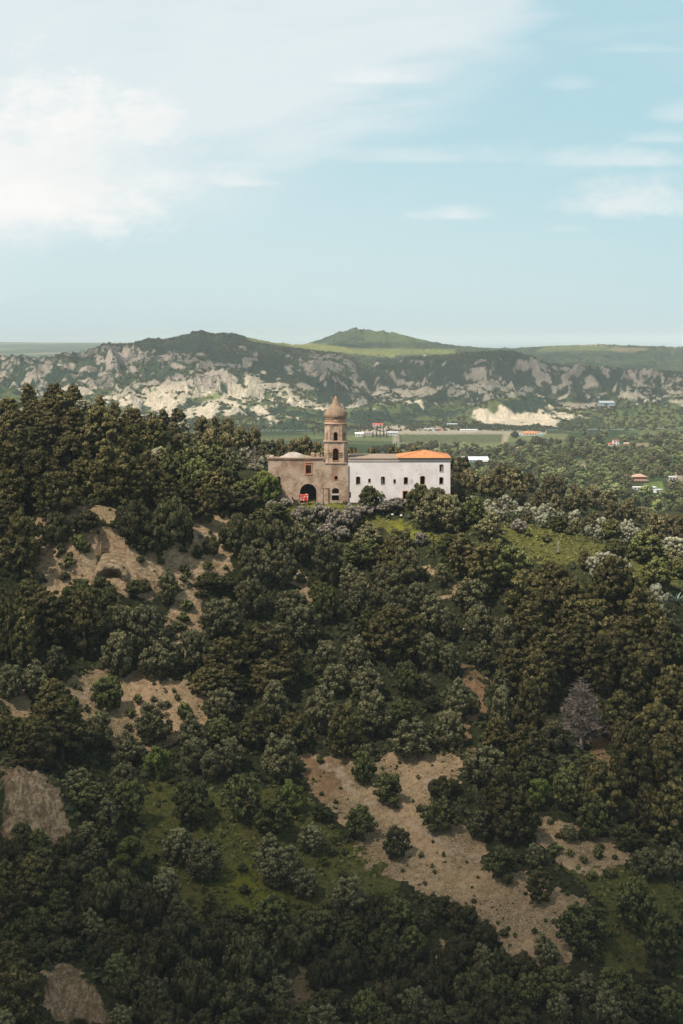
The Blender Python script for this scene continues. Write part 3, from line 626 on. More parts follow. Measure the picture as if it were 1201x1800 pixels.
HAND = [  # kind, then (u, v, width, height) in the photograph's pixels
 (P_, [(40,970,88,112),(12,925,70,70),(50,1065,78,75),(80,1095,92,100),(147,1105,84,110),(10,1115,62,120),(38,1135,62,104),(355,895,60,60),(395,1165,85,72),(455,1148,98,84),(508,1175,65,74),(690,990,62,64),(812,985,62,72),(852,1012,84,84),(692,1122,112,92),
   (925,1052,84,80),(972,1034,80,70),(1000,1070,92,84),(1076,1045,92,104),(1122,1085,84,84),(958,1088,92,92),(1040,1112,94,92),(1100,1142,94,92),(930,1112,84,84),(990,1162,94,84),(1028,990,26,34),(1146,1105,60,70),
   (95,1250,88,84),(108,1295,114,104),(58,1322,90,84),(10,1290,44,62),(365,1205,70,50),(405,1208,84,46),(480,1196,92,62),(450,1292,72,64),(512,1292,72,62),(605,1300,72,92),(875,1300,62,64),(882,1422,92,112),(905,1445,82,92),
   (1062,1180,90,96),(1132,1196,92,100),(1182,1232,84,100),(1092,1272,84,90),(1152,1290,92,96),(1192,1312,70,84),(945,1200,84,90),(928,1262,66,104),(1107,1352,84,128),(1166,1362,74,104),(1184,1440,84,112),(1092,1300,46,60),(1140,1430,60,84),
   (960,1150,80,80),(900,1190,80,80),(60,1560,84,84),(35,1752,98,108),(18,1690,62,60),(947,1566,54,62),(368,1597,36,42),(10,1600,60,80),(1025,1130,80,80),(1160,1150,60,80)]),
 (O, [(293,1040,52,54),(95,1172,54,56),(205,1102,64,62),(255,1115,78,80),(205,1162,78,76),(280,1165,82,72),(528,962,72,82),(577,992,68,82),(438,1000,54,64),(466,1006,54,72),(498,1002,54,74),(440,1056,66,72),(385,1096,76,66),(515,1072,74,52),(532,1106,78,72),
   (340,1152,68,72),(480,1122,64,44),(570,1167,58,62),(765,895,66,60),(790,908,56,60),(756,908,72,60),(795,918,48,46),(858,932,58,54),(645,945,62,42),(702,956,52,42),(716,1002,62,64),(775,1016,36,38),(620,1026,54,52),(626,1060,62,62),(670,1016,44,38),(680,1042,64,66),
   (735,1052,48,46),(700,1082,66,54),(762,1086,68,62),(790,1102,42,52),(830,1052,86,54),(840,1102,58,62),(752,1152,54,62),(790,1166,48,54),(846,1156,54,52),(626,1157,58,62),(890,1132,62,72),(1178,990,42,42),(1168,1106,48,54),(15,1210,54,62),(175,1286,62,64),(230,1322,64,62),(270,1282,72,76),
   (220,1372,58,48),(135,1380,62,46),(185,1440,62,58),(150,1466,52,34),(60,1202,62,62),(388,1246,64,54),(480,1242,68,72),(565,1256,68,84),(588,1202,62,54),(335,1296,68,64),(345,1332,72,54),(405,1332,64,58),(490,1342,78,78),(370,1352,52,48),(645,1205,76,64),(656,1266,72,78),(740,1206,52,34),
   (806,1236,72,68),(790,1292,68,66),(720,1306,92,66),(697,1487,60,60),(850,1352,84,64),(880,1212,54,54),(886,1262,54,88),(838,1456,54,52),(975,1300,64,54),(165,1506,44,48),(285,1572,76,72),(165,1632,48,58),(318,1622,62,64),(312,1497,76,58),(362,1522,80,72),(470,1502,72,52),(497,1532,92,72),(535,1562,60,50),(548,1482,62,50),
   (615,1582,66,64),(940,1511,42,44),(1135,1526,64,54),(1182,1522,54,64),(1030,1745,60,50),(960,1682,52,60),(640,1330,40,34),(1000,1470,40,30)]),
 (Hh, [(138,1050,70,50),(178,1046,60,44),(190,1072,64,62),(485,902,54,30),(560,1047,38,42),(574,1072,54,62),(646,882,40,46),(668,873,18,20),(737,885,60,56),(830,902,54,48),(640,976,76,48),(790,962,48,38),(900,1000,84,66),(868,985,56,60),(650,1097,54,54),(1082,970,40,36),(1135,968,78,60),(1155,1017,74,60),(1075,937,48,42),(980,925,38,30),
   (1192,1004,44,34),(1180,1150,54,54),(190,1226,62,62),(30,1286,64,44),(150,1402,82,50),(225,1416,68,68),(388,1286,58,50),(340,1422,78,80),(425,1410,82,82),(480,1446,84,60),(562,1432,38,30),(638,1356,50,58),(682,1396,60,58),(632,1452,58,58),(772,1440,70,60),(1000,1392,84,80),(942,1362,74,54),(1045,1446,68,74),(1100,1476,58,44),(1035,1348,44,36),
   (60,1640,92,64),(100,1592,64,44),(475,1616,78,72),(700,1620,70,64),(672,1672,80,70),(726,1668,60,60),(882,1528,66,60),(1025,1636,108,78),(1118,1600,88,92),(1166,1662,98,92),(1076,1742,70,62),(980,1742,74,62),(1122,1772,74,60),(930,1752,70,60),(1172,1770,64,60),(715,1200,50,60),(560,1640,70,60),(620,1650,70,60),(1120,1040,36,30),(455,905,34,20)]),
 (G, [(275,1346,54,58),(510,1406,64,52),(228,1510,74,62),(945,1402,54,50)]),
 (S, [(1066,1003,62,50),(1094,1013,40,50),(1186,967,52,38),(1156,1062,50,54),(1045,1000,40,34)]),
 (W_, [(532,908,44,32),(562,903,44,30),(590,916,42,34),(615,914,40,44),(575,936,46,24),(640,898,50,22),(690,890,44,20),(600,940,34,24),(912,925,36,20),(700,884,30,14),(670,893,34,16),(478,893,30,20),(500,884,26,14),(518,878,22,14),(740,950,30,22)]),
 (B, [(240,925,84,72),(300,930,92,84),(265,945,90,60),(420,945,72,66),(470,945,84,70),(445,965,96,40),(97,935,62,54),(150,918,74,34),(435,894,38,22),(243,1036,50,24),(375,1022,84,28),(370,965,32,34),(195,1570,112,90),(250,1600,90,70),(165,1600,60,60),(300,1680,110,90),(390,1660,90,70),(350,1740,110,90),(440,1700,110,90),(420,1770,110,70),(520,1660,80,70),(250,1720,80,70),
   (600,1700,84,70),(580,1620,84,60),(660,1640,70,60),(690,1700,70,60),(770,1600,70,34),(812,1620,70,44),(850,1650,60,44),(800,1700,80,60),(750,1740,90,70),(840,1740,90,70),(690,1760,70,70),(770,1790,90,50),(880,1700,50,50),(180,1680,60,50),(225,1740,60,44),(255,1780,60,44),(1160,1700,50,30),(100,1560,60,40),(130,1530,70,40),
   (60,1510,90,40),(120,1490,50,40),(905,1790,90,40),(20,1500,50,40),(560,1720,40,60)]),
 (s_, [(105,972,24,25),(140,955,32,24),(148,973,30,24),(120,995,36,20),(197,950,24,14),(250,968,27,22),(280,975,17,13),(282,988,18,14),(172,942,9,8),(180,952,14,12),(353,1045,26,12),(330,1066,32,19),(322,1086,28,17),(315,1104,32,15),(348,975,24,24),(366,1000,24,16),(325,1003,20,16),(530,1020,20,18),(395,1060,36,20),(130,1207,15,11),(141,1213,9,8),(131,1237,19,18),(153,1247,16,13),
   (243,1233,19,17),(230,1255,22,18),(225,1281,20,14),(290,1240,20,12),(270,1230,14,10),(325,1255,32,30),(312,1228,14,12),(305,1215,10,8),(535,1378,12,13),(562,1337,14,16),(550,1370,8,6),(565,1398,10,8),(590,1412,10,7),(582,1455,12,9),(738,1422,16,14),(740,1505,13,11),(780,1504,8,10),(760,1522,10,8),(764,1535,9,7),(745,1582,18,16),(698,1580,18,18),(735,1588,9,6),(662,1580,24,20),(765,1595,22,18),(793,1602,20,18),
   (820,1610,30,24),(875,1622,9,7),(860,1632,9,7),(885,1645,22,14),(893,1635,10,8),(975,1494,36,19),(1003,1502,18,11),(1052,1502,24,21),(1027,1513,19,13),(1041,1541,25,16),(1073,1536,32,13),(1055,1490,18,9),(967,1446,15,9),(981,1470,15,9),(1065,1424,17,13),(1078,1433,15,11),(1092,1438,19,14),(995,1475,12,7),(1080,1508,12,9),(986,1523,8,12),(905,1646,12,8),(958,1622,9,7),(920,1682,20,14),
   (760,1480,7,5),(700,1420,7,5),(725,1408,9,6),(735,1366,10,8),(757,1388,8,6),(698,1365,8,6),(672,1352,9,6),(702,1340,8,5),(870,1516,8,5),(820,1515,7,5),(840,1545,7,5),(1046,908,20,16),(928,940,18,10),(960,948,26,14),(1178,915,24,16),(1130,935,22,18),(205,965,16,12),(228,958,10,9),(330,1010,16,12),(390,905,18,12),(50,930,20,16),(75,955,20,14),(170,985,12,8),(765,1068,12,9)])]
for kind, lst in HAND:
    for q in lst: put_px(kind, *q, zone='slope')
# unseen ground between: fill the wooded zones until no gap is left
def covered(u, v, k=.30):
    return any(abs(u - a) < w2 * k + 6 and abs(v - b3) < h2_ * k + 6 for a, b3, w2, h2_ in taken)
def fill(poly, kinds, w_rng, n, zone, bare_ok=.3, k=.36, ymin=150, hk=.9, green_ok=.6):
    us = [p[0] for p in poly]; vs = [p[1] for p in poly]; cnt = 0
    for _ in range(n):
        u, v = rng.uniform(min(us), max(us)), rng.uniform(min(vs), max(vs))
        if not in_poly(np.array([u]), np.array([v]), poly)[0] or covered(u, v, k): continue
        f = (v - min(vs)) / (max(vs) - min(vs)); wd = (w_rng[0] * (1 - f) + w_rng[1] * f) * rng.uniform(.72, 1.22); kd = kinds[rng.randint(len(kinds))]
        hh = wd * (1.12 if 'pine' in kd else hk if kd != 'thicket' else .6)
        g = ground(u, v + hh * .4, ymin)
        if g is None or float(lookup(bare, g[0], g[1])) > bare_ok or float(lookup(green, g[0], g[1])) > green_ok: continue
        plant(kd, g, wd * g[1] / F, zone, height=hh * g[1] / F * 1.05); taken.append((u, v, wd, hh)); cnt += 1
    return cnt
cnts = {}
taken.append((1020, 1262, 150, 190))
cnts['slope'] = fill([(0,1010),(200,1060),(330,1000),(520,930),(640,960),(890,985),(960,1065),(1201,1110),(1201,1500),(900,1500),(640,1320),(520,1320),(300,1370),(240,1400),(120,1400),(0,1330)], [O, O, Hh, B], (38, 60), 2200, 'slope', k=.58)
taken.append((135, 1750, 150, 150)); cnts['low'] = fill([(0,1470),(240,1470),(260,1600),(560,1610),(640,1570),(860,1660),(960,1700),(1201,1740),(1201,1815),(0,1815)], [B, Hh, B, O], (40, 70), 1500, 'slope', k=.42)
cnts['right'] = fill([(880,1050),(1120,1120),(1201,1220),(1201,1500),(1080,1420),(900,1330),(880,1180)], [P_, P_, Hh], (64, 84), 500, 'slope', k=.46)
cnts['edge'] = fill([(515,1320),(830,1320),(900,1500),(1110,1480),(1120,1540),(1000,1700),(930,1710),(640,1530),(540,1400)], [s_], (5, 18), 70, 'slope', 3, .5, 150, .7, 2)
cnts['tufty'] = fill([(250,1380),(560,1400),(640,1560),(560,1600),(330,1610),(255,1500)], [s_, s_, G], (14, 22), 130, 'slope', 3, .5, 150, .7, 2)
cnts['tufty2'] = fill([(970,1515),(1120,1520),(1205,1560),(1205,1720),(1030,1690)], [s_], (9, 18), 60, 'slope', 3, .5, 150, .7, 2)
cnts['bluff'] = fill([(85,905),(215,890),(330,960),(425,895),(395,1010),(225,1050),(60,1045)], [s_], (8, 22), 90, 'slope', 3, .45, 150, .7, 2)
cnts['patch'] = fill([(95,1195),(360,1195),(355,1290),(200,1310)], [s_], (8, 20), 60, 'slope', 3, .45, 150, .7, 2)
# the woods on the rise to the left of the monastery, behind it, and down the far side to the right
for q in [(P_,20,760,60,60),(P_,85,775,90,80),(P_,175,770,84,90),(P_,120,815,92,84),(P_,60,850,100,100),(P_,185,845,90,100),(P_,230,810,70,100),(P_,15,835,84,110),(P_,255,850,70,90),(P_,100,878,80,80),(P_,50,697,34,38),(P_,95,700,40,42),(P_,130,702,34,40),(P_,75,690,30,30),(P_,12,690,30,36),
          (Hh,300,830,64,70),(Hh,340,815,70,60),(Hh,380,812,60,50),(Hh,350,850,70,70),(Hh,400,850,54,60),(Hh,430,868,70,40),(O,285,812,50,40),(O,355,805,60,36),(O,405,820,40,50),(S,280,800,40,24),(S,350,795,34,18),(S,388,815,26,34),(P_,375,872,60,70),(P_,320,885,50,60),
          (S,15,715,40,24),(S,35,728,30,18),(S,148,718,38,24),(S,228,730,34,34),(S,262,738,30,28),(S,215,745,24,20),(S,228,765,34,24),(S,75,712,30,20),(G,440,865,40,30),(G,462,845,44,30),(G,470,862,50,54),(Hh,463,858,50,44),(P_,318,712,34,32),(P_,392,736,30,34),(P_,345,715,40,34),(P_,440,762,40,36),(B,405,880,90,30),(B,440,880,50,24),(S,415,816,30,14),(S,445,822,26,12)]:
    put_px(q[0], *q[1:], zone='left wood', ymin=360)
cnts['lw1'] = fill([(0,720),(150,725),(270,760),(330,800),(300,880),(0,890)], [P_], (52, 84), 900, 'left wood', k=.34, ymin=360)
cnts['lw2'] = fill([(0,705),(150,705),(250,735),(330,728),(420,748),(480,782),(470,830),(410,835),(330,800),(270,765),(150,730),(0,730)], ['far_pine','far_pine','far_pine','far_silver','olive'], (26, 38), 1500, 'left wood', k=.34, ymin=372)
for q in [('russet', 312, 742, 24, 18), ('russet', 358, 744, 14, 18), ('russet', 268, 757, 14, 12)]: put_px(q[0], *q[1:], zone='left wood', ymin=360)
cnts['behind'] = fill([(470,785),(560,785),(800,800),(800,850),(470,850)], ['far_pine'], (30, 32), 1500, 'wood behind the monastery', k=.34, ymin=428)
cnts['silver'] = fill([(815,880),(900,885),(960,900),(1090,925),(1201,960),(1201,985),(1130,965),(1060,945),(960,925),(880,915),(830,905)], [S, S, 'far_silver', S, O], (24, 34), 2500, 'shoulder', k=.26, bare_ok=2, ymin=385)
cnts['right wood'] = fill([(795,825),(880,830),(1000,860),(1100,890),(1201,925),(1201,975),(1100,945),(1000,925),(900,895),(795,880)], ['far_pine','far_pine','far_pine','olive'], (34, 44), 2200, 'right wood', k=.33, ymin=412)

# ---------------------------------------------------------------- trees of the valley and the hills
def fill_far(poly, kinds, w_rng, n, zone, k=.33, avoid=()):
    us = [p[0] for p in poly]; vs = [p[1] for p in poly]; c0 = 0
    for _ in range(n):
        u, v = rng.uniform(min(us), max(us)), rng.uniform(min(vs), max(vs)); uu, vv = np.array([u]), np.array([v])
        if not in_poly(uu, vv, poly)[0] or covered2(u, v, k) or any(in_poly(uu, vv, a)[0] for a in avoid): continue
        f = (v - min(vs)) / (max(vs) - min(vs)); wd = (w_rng[0] * (1 - f) + w_rng[1] * f) * rng.uniform(.65, 1.35); kd = kinds[rng.randint(len(kinds))]
        g = ground_far(u, v + wd * .35)
        if g is None: continue
        hh = wd * (1.1 if 'pine' in kd else .85)
        plant(kd, g, wd * g[1] / F, zone, height=hh * g[1] / F, parts=False); taken2.append((u, v, wd, hh)); c0 += 1
    return c0
taken2 = []
def covered2(u, v, k): return any(abs(u - a) < w2 * k and abs(v - b3) < h2_ * k for a, b3, w2, h2_ in taken2)
CLEAR = [[(1105,838),(1175,838),(1185,868),(1115,868)], [(1068,768),(1092,768),(1092,785),(1068,785)], [(600,745),(900,745),(900,783),(600,783)], [(880,745),(1010,745),(1010,772),(880,772)], [(1175,828),(1201,828),(1201,850),(1175,850)], [(808,803),(866,803),(866,818),(808,818)],[(1118,776),(1142,776),(1142,786),(1118,786)],[(1005,805),(1032,805),(1032,815),(1005,815)],[(960,782),(1000,780),(1000,785),(960,786)]]
cnts['valley1'] = fill_far([(800,800),(900,788),(1201,785),(1201,905),(1100,880),(950,850),(860,840),(800,830)], ['valley','valley','valley','holm','olive'], (13, 30), 1500, 'valley', avoid=CLEAR, k=.42)
cnts['valley2'] = fill_far([(700,784),(900,778),(1201,760),(1201,800),(900,805),(800,805),(700,800)], ['valley','valley','olive','thicket'], (11, 17), 900, 'valley', avoid=CLEAR, k=.42)
for u, v, w2 in [(735,787,26),(722,790,24),(762,783,20),(748,790,22),(905,765,16),(940,775,20),(1165,765,20),(1195,770,18),(1025,760,16),(1060,762,16),(660,792,20),(680,790,20)]:
    g = ground_far(u, v + w2 * .3)
    if g: plant('thicket' if u < 960 else 'valley', g, w2 * g[1] / F, 'valley', height=w2 * .8 * g[1] / F, parts=False)
for u, v, h in [(655,770,12),(662,769,13),(668,770,12),(674,769,13),(680,770,12),(640,771,9),(705,777,9),(693,790,12),(697,784,8),(622,757,7),(629,757,8),(668,754,10),(673,755,9),(560,762,12),(568,762,12),(552,764,10)]:
    g = ground_far(u, v)
    if g: plant('cypress', g, h * .42 * g[1] / F, 'valley', height=h * g[1] / F, parts=False)
# scrub and small woods over the hills: nobody could count them
def clumps(name, P, size, rs, mat, per, label, flat=.7, leafs=.42):
    """many loose clumps of leaf faces in one mesh"""
    n = len(P); size = np.asarray(size)
    d = unit(n * per, rs); d[:, 2] = np.abs(d[:, 2]); ctr = np.repeat(P, per, 0); sz = np.repeat(size, per)[:, None]
    q = ctr + d * sz * np.array([1, 1, flat]) * rs.uniform(.6, 1, (n * per, 1))
    V, Fc = leaves(q, d, sz[:, 0] * leafs, rs, 1.0, .5); o = mesh_obj(name, V, Fc, mat); o['kind'] = 'stuff'; o['label'] = label
    a = o.data.attributes.new('leaf', 'FLOAT', 'FACE'); a.data.foreach_set('value', np.clip(np.repeat(rs.rand(n), per) * .7 + rs.rand(n * per) * .3, 0, 1).astype(np.float32)); return o
rs = np.random.RandomState(5)
def far_scatter(n, prob, jitter=1.5):
    j = rs.randint(0, FX.shape[0] - 1, n * 6); i = rs.randint(0, FX.shape[1] - 1, n * 6); keep = rs.rand(n * 6) < prob[j, i]
    j, i = j[keep][:n], i[keep][:n]; dx = rs.uniform(-jitter, jitter, len(j)); return np.stack([FX[j, i] + dx, TY[j, i] + rs.uniform(-1.5, 1.5, len(j)), FZ[j, i]], -1)
inview = (np.abs(PU - 600) < 720) & (PV > 560) & (PV < 800)
scrubp = inview * sstep(TY, 2450, 2550) * (1 - barev) * (.12 + .88 * sstep(nB * .5 + nA * .5, .47, .56)) * (1 - sstep(TY, 4100, 4400) * .75)
for P in ([(430,590),(520,600),(800,614),(800,628),(560,618),(440,602)],): scrubp = scrubp * (1 - P2(P))
crestw = np.clip(blob(350, 584, 60, 10) + blob(250, 600, 60, 8) + blob(170, 610, 60, 7) + blob(640, 581, 60, 7) + blob(880, 628, 60, 8)*.5 + blob(60, 632, 70, 7), 0, 1)
Q = far_scatter(30000, scrubp); clumps('hill_scrub', Q, rs.uniform(1.6, 4.2, len(Q)), rs, MF['thicket'], 7, 'dark green scrub scattered over the distant badland hills')
Q = far_scatter(1600, crestw * inview * sstep(TY, 3300, 3600)); clumps('ridge_wood', Q, rs.uniform(4.5, 8.5, len(Q)), rs, MF['thicket'], 22, 'dark trees growing thickly along the distant hill crests', .9, .3)
# undergrowth between the trees of the near slope, tufts on the bare clearing
gj = rs.randint(0, len(gy) - 1, 90000); gi = rs.randint(0, len(gx) - 1, 90000)
okk = (np.abs(U[gj, gi] - 600) < 700) & (GY[gj, gi] < 420) & (GY[gj, gi] > 205); gj, gi = gj[okk], gi[okk]
bb = bare[gj, gi]; gg = green[gj, gi]; pp = path[gj, gi]; r_ = rs.rand(len(gj)); dens = (bb < .55) & (gg < .4) & (r_ < .60 - .7 * bb)
def pts(mk): return np.stack([GX[gj[mk], gi[mk]] + rs.uniform(-.4, .4, mk.sum()), GY[gj[mk], gi[mk]] + rs.uniform(-.4, .4, mk.sum()), GZ[gj[mk], gi[mk]] - .05], -1)
Q = pts(dens); clumps('undergrowth', Q, rs.uniform(.35, 1.25, len(Q)), rs, MF['under'], 9, 'low dark undergrowth covering the ground between the trees on the slope')
tuft = (bb >= .3) & (pp < .5) & (r_ < .22) & (fbm(GX[gj, gi] / 7, GY[gj, gi] / 7, 12, 3) > .47); Q = pts(tuft); clumps('dry_tufts', Q, rs.uniform(.12, .42, len(Q)), rs, MF['under'], 6, 'small tufts dotted over the bare tan ground')
# the same woods carry on beyond both edges of the view
rsm = np.random.RandomState(21); Pm = []
for _ in range(9000):
    y_ = rsm.uniform(222, 560) if rsm.rand() < .8 else rsm.uniform(900, 2200); u_ = 600 + rsm.choice([-1, 1]) * rsm.uniform(655, 930); x_ = (u_ - 600) / F * y_
    if y_ < 900: z_ = float(Hn(x_, y_)); lim = 5.2
    else: z_ = float(H_far(np.array([x_]), np.array([y_]))[0]); lim = 14
    if any((x_ - a) ** 2 + (y_ - b2) ** 2 < lim * lim for a, b2, _z, _s in Pm[-700:]): continue
    Pm.append((x_, y_, z_ + 1.4, rsm.uniform(2.6, 4.3) * (1 if y_ < 900 else 1.4)))
    if len(Pm) >= 560: break
Pm = np.array(Pm); clumps('neighbouring_wood', Pm[:, :3], Pm[:, 3], rsm, MF['holm'], 420, 'dark evergreen wood continuing beyond the sides of the view', 1.0, .055)
# loose stones on the bare ground: nobody could count them
def stones(P, size, rs, mat):
    n = len(P); ico = np.array([(0,0,1),(.9,0,.2),(.28,.85,.25),(-.72,.53,.2),(-.72,-.53,.3),(.28,-.85,.2),(0,0,-.5)]); tri = np.array([(0,1,2),(0,2,3),(0,3,4),(0,4,5),(0,5,1),(6,2,1),(6,3,2),(6,4,3),(6,5,4),(6,1,5)])
    a = rs.uniform(0, 6.28, n); V = ico[None] * rs.uniform(.6, 1.3, (n, 7, 3)); ca, sa = np.cos(a)[:, None], np.sin(a)[:, None]; X = V[..., 0] * ca - V[..., 1] * sa; Y = V[..., 0] * sa + V[..., 1] * ca
    V = np.stack([X, Y, V[..., 2] * .7], -1) * size[:, None, None] + P[:, None]; Fc = (tri[None] + 7 * np.arange(n)[:, None, None]).reshape(-1, 3)
    o = mesh_obj('loose_stones', V.reshape(-1, 3), Fc, mat); o['kind'] = 'stuff'; o['label'] = 'loose pale stones strewn over the bare ground'; return o
gs = (bb >= .5) & (r_ > .70); Q = pts(gs); stones(Q, rs.uniform(.05, .34, len(Q)) ** 1.0, rs, simple('loose_stone', (.46, .34, .23), .95, .3, 1.5, .05))
gr = (gg >= .35) & (bb < .45); Q = pts(gr)
GRASSM = foliage('grass_blades', (.10, .12, .028), (.22, .22, .065), None, .1); clumps('meadow_grass', Q, rs.uniform(.15, .75, len(Q)), rs, GRASSM, 7, 'rough green grass of the meadows on the slope', .6)
yy_ = (yel[gj, gi] > .4) & (r_ < .8); Q = pts(yy_); YEL = foliage('yellow_flowers', (.17, .19, .02), (.36, .36, .03), None, .1); clumps('yellow_flowers', Q, rs.uniform(.2, .45, len(Q)), rs, YEL, 8, 'yellow-green flowering weeds in the grass', .6)

# dead conifer, bare sapling, agave
def branch_tree(name, mat, seed, H, spread, n, twigs, r=.03, cone=True):
    rs = np.random.RandomState(seed); segs = []; prev = Vector((0, 0, -.3)); 
    for i in range(6):
        p = Vector((rs.uniform(-.02, .02) * H, rs.uniform(-.02, .02) * H, H * (i + 1) / 6)); segs.append((prev, p, r * H * (1 - i / 6.5), r * H * (1 - (i + 1) / 6.5))); prev = p
    trunk = tube_mesh('trunk', segs, mat, 6); br = []
    for k in range(n):
        f = .14 + .84 * (k + rs.rand()) / n; an = k * 2.4 + rs.uniform(-.4, .4); L = spread * H * ((1 - f) ** .75 + .08) * rs.uniform(.7, 1.1); z0 = H * f
        a = Vector((0, 0, z0)); dr = Vector((math.cos(an), math.sin(an), rs.uniform(.0, .45))).normalized(); e = a + dr * L * .55; e2 = e + Vector((dr.x, dr.y, dr.z + .15)) * L * .45
        rr = r * H * .22 * (1 - f * .6); br += [(a, e, rr, rr * .6), (e, e2, rr * .6, rr * .15)]
        for _ in range(twigs):
            q = rs.uniform(.2, 1); s0 = a.lerp(e2, q); d2 = Vector((dr.x + rs.uniform(-.9, .9), dr.y + rs.uniform(-.9, .9), rs.uniform(-.35, .7))).normalized(); ln = L * rs.uniform(.12, .30); m2 = s0 + d2 * ln
            br.append((s0, m2, rr * .32, rr * .12))
            for _ in range(3):
                d3 = (d2 + Vector((rs.uniform(-.9, .9), rs.uniform(-.9, .9), rs.uniform(-.5, .6)))).normalized(); br.append((s0.lerp(m2, rs.uniform(.3, 1)), s0.lerp(m2, .8) + d3 * ln * .6, rr * .2, rr * .08))
    limbs = tube_mesh('branches', br, mat, 3); root = bpy.data.objects.new(name, None); COL.objects.link(root)
    for nm, me in (('trunk', trunk), ('branches', limbs)):
        o = bpy.data.objects.new(nm, me); o.parent = root; COL.objects.link(o)
    return root
def tag(o, label, cat=None, group=None):
    o['label'] = label
    if cat: o['category'] = cat
    if group: o['group'] = group
    return o
g = ground(1022, 1318); d_ = branch_tree('dead_tree', DEADBARK, 3, 128 * g[1] / F, .40, 60, 10, .034); d_.location = g; tag(d_, 'leafless grey-brown dead conifer standing among the dark pines on the right slope', 'dead tree')
DRY = foliage('dry_twigs', (.14, .11, .095), (.36, .29, .25), None, .1); rs = np.random.RandomState(12)
tm_ = crown_mesh('dry_twigs', [(x * .95, y * .95, z, r, f) for x, y, z, r, f in pine_dome(rs, 90, 1.3, .07, .36)], 42, .010, rs, DRY, 3.2, 1.2)
o = bpy.data.objects.new('dry_twigs', tm_); sw = 84 * g[1] / F; o.scale = (sw, sw, sw * 1.15); o.parent = d_; COL.objects.link(o)
g = ground(981, 972); d_ = branch_tree('bare_sapling', simple('pale_bark', (.36, .33, .29)), 9, 25 * g[1] / F, .24, 16, 4, .05); d_.location = g; tag(d_, 'small pale leafless sapling standing alone in the green meadow', 'dead tree')
g = ground(448, 828, 395)
if g:
    d_ = branch_tree('bare_tree', DEADBARK, 14, 44 * g[1] / F, .5, 40, 8); d_.location = g; tag(d_, 'bare greyish tree in the wood left of the ruined church roof', 'dead tree')
AG = simple('agave_leaf', (.22, .30, .24), .5, .15, 3, .01)
def agave(u, v, size, label):
    g = ground(u, v); root = bpy.data.objects.new('agave_plant', None); root.location = g; COL.objects.link(root); R = size * g[1] / F
    rs = np.random.RandomState(int(u))
    for k in range(18):
        an = k * 2.4; el = .25 + 1.1 * k / 18; V = []; 
        for j in range(6):
            f = j / 5; wd = R * .11 * (1 - f) ** .6 * (1.1 if j else .7); r = R * f * math.cos(el * (1 - .3 * f)); z = R * f * math.sin(el) * (1 - .15 * f)
            for sgn, dz in ((-1, .05), (0, 0), (1, .05)): V.append((math.cos(an) * r - math.sin(an) * wd * sgn, math.sin(an) * r + math.cos(an) * wd * sgn, z + dz * R * (1 - f) + .05))
        for j in range(6):
            for q in range(3): x_, y_, z_ = V[j * 3 + q]; V.append((x_, y_, z_ - R * .04 * (1 - j / 6)))
        Fc = [];
        for b0, fl in ((0, 1), (18, -1)):
            for j in range(5):
                for q in range(2): a = b0 + j * 3 + q; Fc.append((a, a + 1, a + 4, a + 3)[::fl])
        for j in range(5):
            Fc.append((j * 3, j * 3 + 3, 18 + j * 3 + 3, 18 + j * 3)); Fc.append((j * 3 + 2, 18 + j * 3 + 2, 18 + j * 3 + 5, j * 3 + 5))
        mesh_obj('leaf', V, Fc, AG, root)
    tag(root, label, 'agave')
agave(1188, 1060, 22, 'grey-green spiky agave at the right edge, below the meadow')
agave(352, 948, 12, 'small pale agave on the stony slide left of the big dark thicket')

# ---------------------------------------------------------------- cave in the bluff
ROCK = hs.data.materials[0]
def cave_arch():
    """layered rock brow over a hollow in the cliff"""
    V, Fc = [], []; nA_, nR = 44, 34; rsn = np.random.RandomState(2)
    cx, y0, z0 = cav[0], cyf - 1.5, cz + .3
    for j in range(nR + 1):           # rings from the inner back edge outwards over the brow and down into the hillside
        f = j / nR
        for i in range(nA_ + 1):
            a = math.pi * i / nA_
            if f < .4: k = f / .4; R = .15 + 2.95 * k ** .6; yy = y0 + 5.6 * (1 - k) + .2; Rz = R * .86
            else: k = (f - .4) / .6; R = 3.1 + 3.1 * k + 1.1 * (float(fbm(np.array([k * 6.0]), np.array([i * .16]), 8, 3)[0]) - .5); yy = y0 + .25 + 5.4 * k ** 1.1 - 1.3 * (float(fbm(np.array([k * 7.0 + 3]), np.array([i * .2]), 9, 3)[0]) - .5); Rz = R * (.86 - .06 * k)
            n_ = float(fbm(np.array([i * .35]), np.array([j * .8]), 3, 3)[0]) - .5; R *= 1 + n_ * .18
            V.append((cx + R * math.cos(a) * 1.18, yy + n_ * .8, z0 - .4 + Rz * math.sin(a) * 1.0))
    for j in range(nR):
        for i in range(nA_): a = j * (nA_ + 1) + i; Fc.append((a, a + 1, a + nA_ + 2, a + nA_ + 1))
    o = mesh_obj('rock_arch', V, Fc, STRATA, smooth=True); sd = o.modifiers.new('thickness', 'SOLIDIFY'); sd.thickness = .5; sd.offset = 0; return o
m, t, b_ = material('layered_sandstone', .95, .05); o = t.vec(); dd = t.node('ShaderNodeVectorMath', operation='DISTANCE'); t.l.new(o, dd.inputs[0]); dd.inputs[1].default_value = (cav[0], cyf - 2, cz - .5)
bd = t.noise(t.comb(t.math('MULTIPLY_ADD', t.noise(o, .8, 4), 1.6, t.math('MULTIPLY', dd.outputs['Value'], 1.5)), t.math('MULTIPLY', t.noise(o, .35, 4), 5.0), 0.0), 1.0, 5, .65)
t.l.new(t.mix(t.ramp(bd, .38, .62), (.27, .19, .115), (.52, .39, .25)), b_.inputs['Base Color']); bump(t, b_, bd, 1.0, .3); STRATA = m
tag(cave_arch(), 'layered pale rock arch over the dark cave mouth in the bare bluff', 'rock arch')

